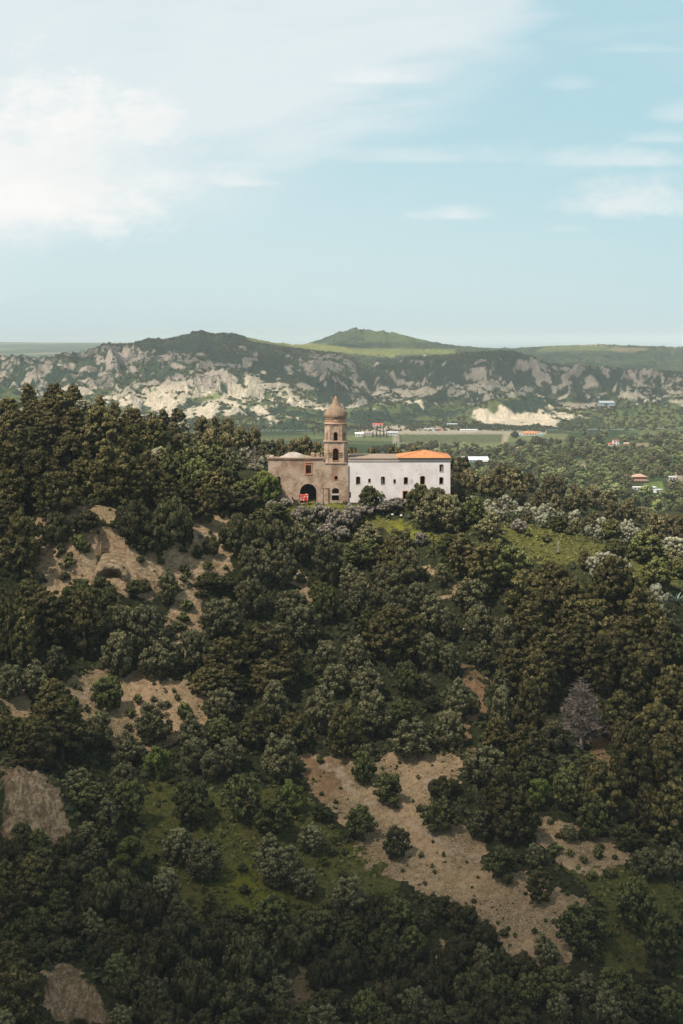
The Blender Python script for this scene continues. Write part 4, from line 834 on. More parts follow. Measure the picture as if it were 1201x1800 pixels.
# ---------------------------------------------------------------- monastery
YF = 400.0
def wx(u, Y=YF): return (u - 600) / F * Y
def wz(v, Y=YF): return -(v - HOR) / F * Y
m, t, b_ = material('old_stone_wall', .95, .08); o = t.vec()
nb = t.noise(o, .35, 6, .65); nm_ = t.noise(t.mapping(o, (1, 1, 2.2)), 1.5, 6, .7); nf = t.noise(t.mapping(o, (1, 1, 1.8)), 5.5, 4, .7)
c = t.mix(t.ramp(nb, .36, .62), (.34, .23, .16), (.60, .46, .35)); c = t.mix(t.ramp(nm_, .52, .70, 0, .75), c, (.64, .52, .41)); c = t.mix(t.ramp(nf, .50, .66, 0, .55), c, (.20, .13, .085))
bk = t.node('ShaderNodeTexBrick'); t.l.new(t.mapping(o, (1, 1, 1)), bk.inputs[0]); 
vr = t.node('ShaderNodeCombineXYZ'); so = t.node('ShaderNodeSeparateXYZ'); t.l.new(o, so.inputs[0]); t.l.new(so.outputs[0], vr.inputs[0]); t.l.new(so.outputs[2], vr.inputs[1]); t.l.new(vr.outputs[0], bk.inputs[0])
bk.inputs['Scale'].default_value = 1.0; bk.inputs['Brick Width'].default_value = .7; bk.inputs['Row Height'].default_value = .32; bk.inputs['Mortar Size'].default_value = .03
bk.inputs['Color1'].default_value = (.8, .8, .8, 1); bk.inputs['Color2'].default_value = (1.1, 1.05, 1.0, 1); bk.inputs['Mortar'].default_value = (.72, .68, .62, 1)
c = t.mix(.8, c, bk.outputs[0], 'MULTIPLY'); t.l.new(c, b_.inputs['Base Color']); bump(t, b_, t.math('ADD', nf, nm_), .8, .12); STONE = m
m, t, b_ = material('weathered_brick', .95, .08); o = t.vec(); nb = t.noise(o, .8, 6, .65); nf = t.noise(t.mapping(o, (1, 1, 2.4)), 4.5, 4, .7)
c = t.mix(t.ramp(nb, .38, .62), (.38, .24, .155), (.55, .42, .30)); c = t.mix(t.ramp(nf, .48, .66, 0, .7), c, (.60, .47, .37)); t.l.new(c, b_.inputs['Base Color']); bump(t, b_, nf, .7, .08); BRICK = m
REDB = simple('red_brick_trim', (.50, .22, .125), .9, .2, 4, .03)
m, t, b_ = material('worn_white_plaster', .9, .1); o = t.vec(); nb = t.noise(o, .25, 6, .6); st = t.noise(t.mapping(o, (1.4, 1, .16)), 1.3, 5, .65); nf = t.noise(o, 3.5, 5, .7)
c = t.mix(t.ramp(nb, .35, .65), (.72, .64, .61), (.82, .755, .73)); c = t.mix(t.ramp(st, .56, .75, 0, .45), c, (.55, .46, .41)); c = t.mix(t.ramp(nf, .66, .74, 0, .6), c, (.48, .35, .28)); t.l.new(c, b_.inputs['Base Color']); bump(t, b_, nf, .3, .03); WHITE = m
DOME = simple('dome_masonry', (.29, .205, .14), .95, .55, 3.0, .35, big=.9)
m, t, b_ = material('orange_roof_tiles', .85, .15); o = t.vec(); so = t.node('ShaderNodeSeparateXYZ'); t.l.new(o, so.inputs[0])
rib = t.math('SINE', t.math('MULTIPLY', so.outputs[0], 16.0)); nb = t.noise(o, 1.6, 5, .7); c = t.mix(t.ramp(nb, .3, .7), (.48, .18, .065), (.68, .34, .16)); t.l.new(c, b_.inputs['Base Color']); bump(t, b_, rib, .6, .06); TILE = m
GLOOM = simple('indoor_gloom', (.09, .075, .062), .95, .2)  # darkness of the rooms behind the openings, put into the wall colour
TRIM = simple('cornice_stone', (.40, .30, .235), .95, .25, 3, .05)
DARKWOOD = simple('dark_wood', (.05, .038, .03), .8, .2, 4, .01)
RUBBLE = simple('rubble', (.42, .37, .32), .95, .3, 1.5, .15)
class MB:
    def __init__(s): s.V = []; s.F = []
    def box(s, x0, x1, y0, y1, z0, z1):
        k = len(s.V); s.V += [(x0,y0,z0),(x1,y0,z0),(x1,y1,z0),(x0,y1,z0),(x0,y0,z1),(x1,y0,z1),(x1,y1,z1),(x0,y1,z1)]
        s.F += [tuple(k + i for i in f) for f in ((0,3,2,1),(4,5,6,7),(0,1,5,4),(1,2,6,5),(2,3,7,6),(3,0,4,7))]; return s
    def quad(s, *P): k = len(s.V); s.V += list(P); s.F.append(tuple(range(k, k + len(P)))); return s
    def prism(s, pts, a, b, axis='z'):
        """extrude polygon pts (two coordinates) between a and b along the axis"""
        k = len(s.V); n = len(pts)
        for q in (a, b):
            for (x, y) in pts: s.V.append({'z': (x, y, q), 'y': (x, q, y), 'x': (q, x, y)}[axis])
        for i in range(n): s.F.append((k + i, k + (i + 1) % n, k + n + (i + 1) % n, k + n + i))
        s.F += [tuple(range(k, k + n))[::-1], tuple(range(k + n, k + 2 * n))]; return s
    def build(s, name, mat, parent=None, smooth=False, bevel=0, seed=None):
        me = bpy.data.meshes.new(name); me.from_pydata([tuple(v) for v in s.V], [], s.F); bm = bmesh.new(); bm.from_mesh(me); bmesh.ops.recalc_face_normals(bm, faces=bm.faces); bm.to_mesh(me); bm.free()
        me.materials.append(mat); 
        if smooth: me.polygons.foreach_set('use_smooth', [True] * len(me.polygons))
        o = bpy.data.objects.new(name, me); COL.objects.link(o); o.parent = parent
        if bevel: bv = o.modifiers.new('bevel', 'BEVEL'); bv.width = bevel; bv.segments = 2; bv.limit_method = 'ANGLE'
        return o
def wall(mb, x0, x1, z0, z1, y, th, openings, rev=None):
    """wall in the xz-plane, front at y, with real openings (xa, xb, za, zb, rise) - rise is the height of an arched head"""
    rev = th if rev is None else rev
    xs = sorted({x0, x1} | {q for o in openings for q in o[:2]}); zs = sorted({z0, z1} | {q for o in openings for q in (o[2], o[3])})
    for yy in (y, y + th):
        for xa, xb in zip(xs[:-1], xs[1:]):
            for za, zb in zip(zs[:-1], zs[1:]):
                mx, mz = (xa + xb) / 2, (za + zb) / 2
                if not any(o[0] < mx < o[1] and o[2] < mz < o[3] for o in openings): mb.quad((xa, yy, za), (xb, yy, za), (xb, yy, zb), (xa, yy, zb))
        for (xa, xb, za, zb, rise) in openings:
            if rise > 0:
                A = arc(xa, xb, zb, rise)
                for (p, q) in zip(A[:-1], A[1:]): mb.quad((p[0], yy, p[1]), (q[0], yy, q[1]), (q[0], yy, zb), (p[0], yy, zb))
    for (xa, xb, za, zb, rise) in openings:
        P = [(xa, zb - rise), (xa, za), (xb, za), (xb, zb - rise)]
        for p, q in zip(P[:-1], P[1:]): mb.quad((p[0], y, p[1]), (q[0], y, q[1]), (q[0], y + rev, q[1]), (p[0], y + rev, p[1]))
        A = arc(xa, xb, zb, rise) if rise > 0 else [(xa, zb), (xb, zb)]
        for p, q in zip(A[:-1], A[1:]): mb.quad((p[0], y, p[1]), (q[0], y, q[1]), (q[0], y + rev, q[1]), (p[0], y + rev, p[1]))
    return mb
def arc(xa, xb, ztop, rise, n=14):
    cx, r = (xa + xb) / 2, (xb - xa) / 2
    return [(cx - r * math.cos(math.pi * i / n), ztop - rise + rise * math.sin(math.pi * i / n)) for i in range(n + 1)]
def surround(name, op, w, mat, parent, y, proud=.05, sill=True):
    """brick frame round an opening"""
    xa, xb, za, zb, rise = op; mb = MB()
    P = [(xa - w, za), (xa - w, zb - rise)] + ([(p[0] + (w if p[0] > (xa + xb) / 2 else -w) * abs(p[0] - (xa + xb) / 2) / ((xb - xa) / 2), p[1] + w * (1 - abs(p[0] - (xa + xb) / 2) / ((xb - xa) / 2) * .6)) for p in arc(xa, xb, zb, rise)] if rise > 0 else [(xa - w, zb + w), (xb + w, zb + w)]) + [(xb + w, zb - rise), (xb + w, za)]
    I = [(xa, za), (xa, zb - rise)] + (arc(xa, xb, zb, rise) if rise > 0 else [(xa, zb), (xb, zb)]) + [(xb, zb - rise), (xb, za)]
    for (a, b_2, c_, d2) in zip(P[:-1], P[1:], I[1:], I[:-1]):
        f = [(a[0], y - proud, a[1]), (b_2[0], y - proud, b_2[1]), (c_[0], y - proud, c_[1]), (d2[0], y - proud, d2[1])]; mb.quad(*f)
        mb.quad((a[0], y - proud, a[1]), (b_2[0], y - proud, b_2[1]), (b_2[0], y + .1, b_2[1]), (a[0], y + .1, a[1])); mb.quad((d2[0], y - proud, d2[1]), (c_[0], y - proud, c_[1]), (c_[0], y + .1, c_[1]), (d2[0], y + .1, d2[1]))
    if sill: mb.box(xa - w, xb + w, y - proud - .05, y + .1, za - w * .8, za - .003)
    return mb.build(name, mat, parent)
def opn(u0, u1, v0, v1, rise_px=0, Y=YF): return (wx(u0, Y), wx(u1, Y), wz(v1, Y), wz(v0, Y), rise_px / F * Y)

# --- ruined church on the left
ch = bpy.data.objects.new('ruined_church', None); ch.location = (wx(530), YF, wz(886)); COL.objects.link(ch)
tag(ch, 'roofless stone church with a big arched doorway, left of the tall tower', 'church')
def adopt(o, root): o.parent = root; o.matrix_parent_inverse = Matrix.Translation(-Vector(root.location)); return o
def part(mb, name, mat, root, **kw): o = mb.build(name, mat, **kw); adopt(o, root); return o
zb_, zt = wz(890), wz(806)
x0, x1 = wx(471), wx(568.5); D1 = 13.0
OPC = [opn(537,546.7,817.5,833), opn(485.5,493,837.5,855,3.2), opn(527,556,850.5,884.5,14.5)]
mb = wall(MB(), x0, x1, zb_ - 1, zt, YF, .9, OPC)
part(mb, 'front_wall', STONE, ch)
mb = MB().box(x0, x0 + .9, YF + .9, YF + D1, zb_ - 1, zt - .02).box(x0, x1, YF + D1, YF + D1 + .9, zb_ - 1, zt - .6)
part(mb, 'side_walls', STONE, ch)
mb = MB().box(x0 + .9, x1, YF + .9, YF + D1, wz(838), wz(837)).box(wx(557), wx(558.2), YF + .9, YF + D1, zb_ - 1, wz(839)); part(mb, 'vault_floor', STONE, ch)
# broken cornice of tiles
mb = MB(); rs = np.random.RandomState(4); xx = x0 - .25
while xx < x1:
    wd = rs.uniform(.8, 2.2); e = min(xx + wd, x1); mb.box(xx, e - .02, YF - .28 - rs.uniform(0, .06), YF + .95, zt + .01, zt + .28 + rs.uniform(-.06, .07)); xx = e
part(mb, 'cornice', TRIM, ch)
mb = MB().box(x0 - .1, x1 - .02, YF - .16, YF - .003, zt - .35, zt - .12); part(mb, 'moulding', REDB, ch)
adopt(surround('window_frame', OPC[0], .33, REDB, None, YF, .08), ch)
adopt(surround('door_arch', OPC[2], .30, TRIM, None, YF, .06, False), ch)
adopt(surround('window_arch', OPC[1], .2, TRIM, None, YF, .05), ch)
mb = MB().box(wx(535.5), wx(549), YF - .22, YF - .003, wz(814), wz(812.4)); part(mb, 'window_lintel', REDB, ch)
# lower wall pilaster and wooden poles beside the doorway
mb = MB().box(wx(568), wx(568) + .12, YF - .35, YF - .2, wz(884), wz(858)).box(wx(577), wx(577) + .12, YF - .55, YF - .43, wz(884), wz(858)).box(wx(566.5), wx(579), YF - .4, YF - .3, wz(859.4), wz(858.4))
part(mb, 'scaffold_poles', DARKWOOD, ch)
# collapsed vault showing over the wall
def mound(cx, cy, z0, rx_, ry_, h, seed, n=26, m_=12, squ=1.0):
    V, Fc = [], []
    for j in range(m_ + 1):
        a = math.pi / 2 * j / m_
        for i in range(n):
            b2 = 2 * math.pi * i / n; r = math.cos(a) ** squ; q = float(fbm(np.array([math.cos(b2) * 2 + j * .4 + seed]), np.array([math.sin(b2) * 2 + seed * 2.]), seed, 3)[0]) - .5
            V.append((cx + rx_ * r * math.cos(b2) * (1 + q * .3), cy + ry_ * r * math.sin(b2) * (1 + q * .3), z0 + h * math.sin(a) * (1 + q * .5)))
    for j in range(m_):
        for i in range(n): Fc.append((j * n + i, j * n + (i + 1) % n, (j + 1) * n + (i + 1) % n, (j + 1) * n + i))
    return V, Fc
V, Fc = mound(wx(517, 408), 408, wz(806, 408) - 1.2, 4.4, 4.6, 2.6, 3); adopt(mesh_obj('broken_vault', V, Fc, RUBBLE, smooth=True), ch)
V, Fc = mound(wx(506, 404.5), 404.5, wz(806, 404.5) - .6, 2.0, 1.6, .8, 5); adopt(mesh_obj('plastered_vault', V, Fc, simple('bleached_plaster', (.46, .42, .38), .9, .12), smooth=True), ch)
mb = MB(); rs = np.random.RandomState(8)
for k in range(30):
    u = rs.uniform(526, 566); hh = rs.uniform(.1, .9) * (1.2 if 545 < u < 560 else .6); a = wx(u, 409) ; mb.box(a, a + rs.uniform(.25, .9), 408 + rs.uniform(0, 3), 411.5 + rs.uniform(0, 1), wz(808, 409), wz(804, 409) + hh)
part(mb, 'crumbled_wall', STONE, ch)

# --- bell tower
tw = bpy.data.objects.new('bell_tower', None); tw.location = (wx(590), YF, wz(886)); COL.objects.link(tw)
tag(tw, 'tall weathered brick bell tower with an onion-shaped dome and arched openings', 'tower')
ux0, ux1 = 568.5, 612.0; y0 = YF - .35; Yt = y0
OPB = [opn(587.5,593,836.5,843.5,0,Yt), opn(583.5,595.5,858,868,4.2,Yt), opn(583.2,595.6,870.3,880,0,Yt)]
mb = wall(MB(), wx(ux0), wx(ux1), zb_ - 1, wz(814.2), y0, .9, OPB); W6 = wx(ux1) - wx(ux0)
mb.box(wx(ux0), wx(ux0) + .6, y0 + .9, y0 + W6, zb_ - 1, wz(814.2)).box(wx(ux1) - .6, wx(ux1), y0 + .9, y0 + W6, zb_ - 1, wz(814.2)).box(wx(ux0) + .6, wx(ux1) - .6, y0 + W6 - .8, y0 + W6, zb_ - 1, wz(814.2)).box(wx(ux0) + .6, wx(ux1) - .6, y0 + .9, y0 + W6 - .8, wz(852), wz(850))
part(mb, 'tower_base', STONE, tw)
part(MB().box(wx(582.5), wx(596.3), y0 - .07, y0 + .5, wz(870.2), wz(868.3)), 'lintel', simple('pale_lintel', (.62, .53, .46)), tw)
adopt(surround('window_frame', OPB[0], .14, REDB, None, y0, .04), tw)
def oct_pts(hw, ch_, cx, cy): return [(cx - hw, cy - hw + ch_), (cx - hw + ch_, cy - hw), (cx + hw - ch_, cy - hw), (cx + hw, cy - hw + ch_), (cx + hw, cy + hw - ch_), (cx + hw - ch_, cy + hw), (cx - hw + ch_, cy + hw), (cx - hw, cy + hw - ch_)]
cxT, cyT = wx(589.7), y0 + 3.05
def storey(name, hw, ch_, z0, z1, opw, oz0, oz1, rise, sideop=True, mat=BRICK, yshift=0):
    """hollow eight-sided storey: walls on the four wide faces carry arched openings, the corners are cut"""
    mb = MB(); th = .75; fr = [(0, 1)]
    for k in range(4):
        m2 = MB(); L = hw - ch_
        ops = [(-opw, opw, oz0, oz1, rise)]
        wall(m2, -L, L, z0, z1, -hw, th, ops)
        ca, sa = math.cos(k * math.pi / 2), math.sin(k * math.pi / 2); kk = len(mb.V)
        mb.V += [(cxT + x * ca - y * sa, cyT + x * sa + y * ca, z) for x, y, z in m2.V]; mb.F += [tuple(kk + i for i in f) for f in m2.F]
        # corner block
        P = [(L, -hw), (hw, -L), (hw - th, -L), (L, -hw + th)]; P = [(cxT + x * ca - y * sa, cyT + x * sa + y * ca) for x, y in P]; mb.prism(P, z0, z1)
    return adopt(mb.build(name, mat), tw)
SHIFT = (cyT - 3.0) / F   # front faces stand near cyT-3
storey('lower_belfry', 2.98, .75, wz(814), wz(778), .74, wz(809.5), wz(788), .74)
storey('upper_belfry', 2.80, 1.15, wz(775.4), wz(747), .50, wz(774.6), wz(759.5), .50)
def slab(name, hw, ch_, z0, z1, mat): return adopt(MB().prism(oct_pts(hw, ch_, cxT, cyT), z0, z1).build(name, mat, bevel=.04), tw)
slab('ledge', 3.22, .5, wz(815.2), wz(813.2), TRIM)
slab('belfry_cornice', 3.06, .8, wz(778), wz(776.9), BRICK); slab('belfry_cornice', 3.26, .85, wz(776.9), wz(775.4), TRIM)
slab('drum_cornice', 2.92, 1.2, wz(747), wz(745.8), REDB); slab('drum_cornice', 3.06, 1.25, wz(745.8), wz(744.6), TRIM)
adopt(MB().prism([(cxT + .45 + math.cos(a) * 1.35, cyT + .5 + math.sin(a) * 1.35) for a in np.linspace(0, 2 * math.pi, 17)[:-1]], wz(814) + .004, wz(747) - .004).build('dark_core', GLOOM), tw)  # dark cylinder added inside the tower to blacken its openings
# pilasters with capitals, blind niches, iron tie rods
mb = MB(); cap = MB()
for k in range(4):
    ca, sa = math.cos(k * math.pi / 2), math.sin(k * math.pi / 2)
    def rot(x, y): return (cxT + x * ca - y * sa, cyT + x * sa + y * ca)
    for (xa, xb) in ((-1.62, -1.30), (-1.05, -.80), (.80, 1.05), (1.30, 1.62)):
        mb.prism([rot(xa, -2.93), rot(xb, -2.93), rot(xb, -2.79), rot(xa, -2.79)], wz(775.4) + .003, wz(748.8)); cap.prism([rot(xa - .05, -2.98), rot(xb + .05, -2.98), rot(xb + .05, -2.79), rot(xa - .05, -2.79)], wz(748.8), wz(747) - .003)
    for (xa, xb) in ((-2.2, -1.85), (1.85, 2.2)): mb.prism([rot(xa, -3.08), rot(xb, -3.08), rot(xb, -2.97), rot(xa, -2.97)], wz(813.2) + .003, wz(779))
part(mb, 'pilasters', BRICK, tw); part(cap, 'capitals', TRIM, tw)
NICHE = simple('shaded_niche_plaster', (.24, .17, .13), .95, .2)  # flat panels, the shade of the niches put into a darker colour
for k in range(4):
    a = math.pi / 4 + k * math.pi / 2; cx_, cy_ = cxT + math.sin(a) * 3.13, cyT - math.cos(a) * 3.13; mbn = MB(); w0 = .42
    P = [(-w0, wz(774.4)), (w0, wz(774.4))] + [(q[0], q[1]) for q in arc(-w0, w0, wz(760), w0, 10)][::-1]
    kk = 0; fr, bk_ = [], []
    for (s2, z_) in P: fr.append((cx_ + math.cos(a) * s2 + math.sin(a) * .04, cy_ + math.sin(a) * s2 - math.cos(a) * .04, z_)); bk_.append((cx_ + math.cos(a) * s2 - math.sin(a) * .1, cy_ + math.sin(a) * s2 + math.cos(a) * .1, z_))
    mbn.quad(*fr)
    for i in range(len(P)): j = (i + 1) % len(P); mbn.quad(fr[i], fr[j], bk_[j], bk_[i])
    part(mbn, 'blind_niche', NICHE, tw)
mb = MB()
for vv in (796.3, 799.6, 803.0): mb.box(cxT - 3.02, cxT + 3.02, cyT - 3.07, cyT - 3.02, wz(vv) - .05, wz(vv) + .05).box(cxT - 3.07, cxT - 3.02, cyT - 2.9, cyT + 2.9, wz(vv) - .05, wz(vv) + .05)
part(mb, 'tie_rods', DARKWOOD, tw)
adopt(surround('opening_trim', (cxT - .74, cxT + .74, wz(809.5), wz(788), .74), .16, REDB, None, cyT - 2.98, .05), tw)
adopt(surround('opening_trim', (cxT - .50, cxT + .50, wz(774.6), wz(759.5), .50), .13, REDB, None, cyT - 2.80, .05), tw)
adopt(MB().prism([(cxT + math.cos(a) * 2.74, cyT + math.sin(a) * 2.74) for a in np.linspace(0, 2 * math.pi, 33)[:-1]], wz(744.6), wz(737.4)).build('drum', BRICK, smooth=False), tw)
def lathe(name, prof, mat, n=40, wob=0.0):
    V, Fc = [], []
    for j, (r, z) in enumerate(prof):
        for i in range(n):
            a = 2 * math.pi * i / n; rr = r * (1 + wob * (float(vnoise(np.array([math.cos(a) * 2.5 + 9]), np.array([math.sin(a) * 2.5 + j * .55]), 5)[0]) - .5)); V.append((cxT + rr * math.cos(a), cyT + rr * math.sin(a), z))
    for j in range(len(prof) - 1):
        for i in range(n): Fc.append((j * n + i, j * n + (i + 1) % n, (j + 1) * n + (i + 1) % n, (j + 1) * n + i))
    return adopt(mesh_obj(name, V, Fc, mat, smooth=True), tw)
px = .1492
prof = [(18.3,738.4),(18.8,737.6),(18.6,736.8),(18.2,736.2),(19.2,735.2),(20.3,733.2),(20.8,730.8),(20.5,728.2),(19.2,725.2),(17.0,722.4),(14.4,719.6),(11.9,717),(9.6,714),(7.7,711),(6.1,708),(4.8,705.3),(3.7,703.0),(2.9,701.5)]
lathe('onion_dome', [(r * px, wz(v)) for r, v in prof], DOME, wob=.13)
lathe('drum_moulding', [(18.0 * px, wz(741.6)), (19.0 * px, wz(741.2)), (19.0 * px, wz(740.4)), (18.0 * px, wz(740.0))], REDB)
lathe('finial', [(2.9 * px, wz(701.6)), (3.3 * px, wz(700.9)), (3.2 * px, wz(700.2)), (2.4 * px, wz(699.6)), (1.9 * px, wz(698.8)), (1.3 * px, wz(697.6)), (.01, wz(697.0))], REDB, 16)

# --- whitewashed convent wing
cv_ = bpy.data.objects.new('convent_wing', None); cv_.location = (wx(700), YF, wz(886)); COL.objects.link(cv_)
tag(cv_, 'long whitewashed convent building with a row of dark windows, right of the tower', 'building')
xa, xb = wx(612.0) + .004, wx(791.3); zc = wz(808.0); D2 = 13.5
WIN = [opn(625.8,632.6,838,851.3,1.6), opn(647.3,650.8,841.8,848.2), opn(669.6,676,838,851.3,1.6), opn(691.6,695.2,843,849.6), opn(709.8,716.4,839,851.3,1.0), opn(738.5,746.4,837,851.4,1.4), opn(772.6,778.8,816.6,829,.8), opn(772.2,778.6,839,851.2,.8), opn(708.2,716,863.6,878,0), opn(612.9,616.6,865,875.3,0)]
part(wall(MB(), xa, xb, zb_ - 1, zc, YF, .8, WIN), 'front_wall', WHITE, cv_)
part(MB().box(xb - .8, xb, YF + .8, YF + D2, zb_ - 1, zc).box(xa, xb, YF + D2, YF + D2 + .8, zb_ - 1, zc).box(xa, xa + .4, YF + 1.0, YF + D2, zb_ - 1, zc), 'side_walls', WHITE, cv_)
part(MB().box(xa + .41, xb - .81, YF + 5.2, YF + 5.45, zb_ - 1, zc - .41), 'corridor_wall', GLOOM, cv_)  # dark lining behind the windows, room shade painted in
part(MB().box(xa + .4, xb - .8, YF + .8, YF + D2, wz(856), wz(855)).box(xa + .4, xb - .8, YF + .81, YF + D2, zc - .4, zc - .01), 'floors', STONE, cv_)
for uu, zlo in ((629.5, wz(855)), (660, wz(855)), (728, zb_), (757, zb_)): part(MB().box(wx(uu), wx(uu) + .25, YF + .81, YF + D2, zlo, zc - .4), 'inner_wall', GLOOM, cv_)
part(MB().box(xa, xb + .12, YF - .14, YF - .003, wz(811.2), wz(810.3)), 'moulding', TRIM, cv_)
part(MB().box(xa, xb + .28, YF - .12, YF + D2 + 1.0, zc + .003, wz(806.7)).box(xa, xb + .36, YF - .2, YF + D2 + 1.1, wz(806.7) + .003, wz(805.0)), 'cornice', TRIM, cv_)
# low roofs behind the parapet
part(MB().prism([(YF + .2, wz(805) + .004), (YF + D2 + .9, wz(805) + .004), (YF + 7.5, wz(805) + .30)], xa + .3, wx(699), 'x'), 'flat_roof', simple('old_grey_tiles', (.33, .25, .19), .9, .25, 2), cv_)
zr = wz(804.9); A_ = (wx(699), YF - .45, zr); B_ = (wx(792.6), YF - .45, zr); C_ = (wx(792.6), YF + D2 + 1, zr); E_ = (wx(699), YF + D2 + 1, zr); ap = (wx(742, 406.5), 406.5, wz(791.3, 406.5)); ap2 = (wx(748, 406.5), 406.5, wz(791.3, 406.5))
mb = MB().quad(A_, B_, ap2, ap).quad(B_, C_, ap2).quad(C_, E_, ap, ap2).quad(E_, A_, ap).quad(A_, E_, C_, B_); rf = part(mb, 'hipped_roof', TILE, cv_)
hips = [(Vector(ap2), Vector(B_)), (Vector(ap), Vector(A_)), (Vector(ap), Vector(ap2)), (Vector(ap2), Vector(C_))]
V, Fc = tube_data([(a, b2, .11, .11) for a, b2 in hips], 8); rt = mesh_obj('ridge_tiles', V, Fc, REDB, smooth=True); rt.parent = rf
part(MB().box(wx(699), wx(792.8), YF - .5, YF - .44, zr - .14, zr + .02), 'eaves_gutter', DARKWOOD, cv_)
for i, op in enumerate(WIN[:9]): adopt(surround('window_frame', op, .10 if i not in (8,) else .16, REDB if i in (8, 5) else TRIM, None, YF, .03), cv_)
# walled-up openings and putlog holes
part(MB().box(wx(719.6), wx(725.8), YF - .03, YF - .003, wz(850), wz(842)), 'blocked_window', simple('infill', (.62, .52, .46)), cv_)
mb = MB(); rs = np.random.RandomState(6)
for k in range(34): u = rs.uniform(616, 786); v2 = rs.choice([818, 826, 833, 857]) + rs.uniform(-1.5, 1.5); mb.box(wx(u), wx(u) + .13, YF - .012, YF - .002, wz(v2) - .07, wz(v2) + .07)
part(mb, 'putlog_holes', DARKWOOD, cv_)
# shutter leaf still hanging in one window, bars in another
part(MB().box(WIN[2][0] + .05, WIN[2][0] + .5, YF + .25, YF + .3, WIN[2][2] + .05, WIN[2][3] - .3), 'shutter', simple('grey_shutter', (.20, .19, .17)), cv_)
part(MB().box(WIN[6][0] + .35, WIN[6][1] - .05, YF + .25, YF + .3, WIN[6][2] + .05, WIN[6][3] - .15), 'shutter', bpy.data.materials['grey_shutter'], cv_)

# --- red and white banner hung by the church door, white sheet on the ground
def cloth(name, u0, u1, v0, v1, Y, mat, fold=.08, n=14):
    V, Fc = [], []
    for j in range(9):
        for i in range(n):
            f, g_ = i / (n - 1), j / 8; V.append((wx(u0, Y) + (wx(u1, Y) - wx(u0, Y)) * f, Y + fold * math.sin(f * 17 + g_ * 2) , wz(v0, Y) + (wz(v1, Y) - wz(v0, Y)) * g_ - .06 * math.sin(f * 6) * (1 - g_)))
    for j in range(8):
        for i in range(n - 1): a = j * n + i; Fc.append((a, a + 1, a + n + 1, a + n))
    o = mesh_obj(name, V, Fc, mat, smooth=True); s2 = o.modifiers.new('thickness', 'SOLIDIFY'); s2.thickness = .02; return o
m, t, b_ = material('red_white_cloth', .8, .1); o = t.vec(); nz = t.noise(o, 1.9, 4, .6); t.l.new(t.mix(t.ramp(nz, .52, .58), (.56, .055, .03), (.72, .62, .55)), b_.inputs['Base Color']); RW = m
tag(cloth('banner', 526.5, 541.5, 868.5, 881, YF - 1.1, RW), 'red and white cloth hanging in front of the big church doorway', 'banner')
mb = MB().box(wx(526, 398.9), wx(526, 398.9) + .08, YF - 1.16, YF - 1.08, wz(886), wz(867.5)).box(wx(541.8, 398.9), wx(541.8, 398.9) + .08, YF - 1.16, YF - 1.08, wz(886), wz(867.5)).box(wx(526, 398.9), wx(542.3, 398.9), YF - 1.07, YF - 1.0, wz(868.6), wz(868))
tag(mb.build('banner_posts', DARKWOOD), 'thin dark posts behind the red and white cloth at the church door', 'posts')

# ---------------------------------------------------------------- farm buildings and houses far off
def mcol(name, c, **k): return bpy.data.materials.get(name) or simple(name, c, **k)
def house(u, v, wpx, hpx, label, wallc, roofc, name='house', cat='house', roof='gable', depth=None, rz=0.0, floors=2, nwin=4, over=.5, far=True):
    g = ground_far(u, v) 
    if g is None: return
    s = g[1] / F; w2, h = wpx * s, hpx * s; d = depth or w2 * .7
    root = bpy.data.objects.new(name, None); root.location = (g[0], g[1] + d / 2, g[2] - .4); root.rotation_euler = (0, 0, rz); COL.objects.link(root); tag(root, label, cat)
    wm = mcol('wall_' + wallc[0], wallc[1], scale=.8, bumpd=.02); rm = mcol('roof_' + roofc[0], roofc[1], scale=.8, bumpd=.05); gl = mcol('dark_pane', (.03, .035, .04), rough=.3)
    MB().box(-w2/2, w2/2, -d/2, d/2, -3, h).build('wall', wm, root)
    if roof == 'flat': MB().box(-w2/2 - .2, w2/2 + .2, -d/2 - .2, d/2 + .2, h + .003, h + .45).build('roof', rm, root)
    elif roof == 'shed': MB().prism([(-d/2 - over, h + .003), (d/2 + over, h + .003), (d/2 + over, h + d * .16)], -w2/2 - over, w2/2 + over, 'x').build('roof', rm, root)
    elif roof == 'hip':
        hh = h + d * .26; q = (-w2/2 - over, w2/2 + over, -d/2 - over, d/2 + over); rx2 = max(0, w2/2 - d/2)
        MB().quad((q[0], q[2], h), (q[1], q[2], h), (rx2, 0, hh), (-rx2 - .01, 0, hh)).quad((q[1], q[3], h), (q[0], q[3], h), (-rx2 - .01, 0, hh), (rx2, 0, hh)).quad((q[1], q[2], h), (q[1], q[3], h), (rx2, 0, hh)).quad((q[0], q[3], h), (q[0], q[2], h), (-rx2 - .01, 0, hh)).quad((q[0], q[2], h + .0), (q[0], q[3], h), (q[1], q[3], h), (q[1], q[2], h)).build('roof', rm, root)
    else: MB().prism([(-d/2 - over, h + .003), (d/2 + over, h + .003), (0, h + d * .24)], -w2/2 - over, w2/2 + over, 'x').build('roof', rm, root)
    for fl in range(floors):
        for k in range(nwin):
            x = -w2/2 + w2 * (k + .5) / nwin; z = h * (fl + .55) / floors; ww, hw = min(1.0, w2 / nwin * .3), h / floors * .24
            f = MB().box(x - ww - .12, x + ww + .12, -d/2 - .06, -d/2 - .003, z - hw - .12, z + hw + .12).build('window', wm, root); MB().box(x - ww, x + ww, -d/2 - .09, -d/2 - .063, z - hw, z + hw).build('pane', gl, f)
    return root
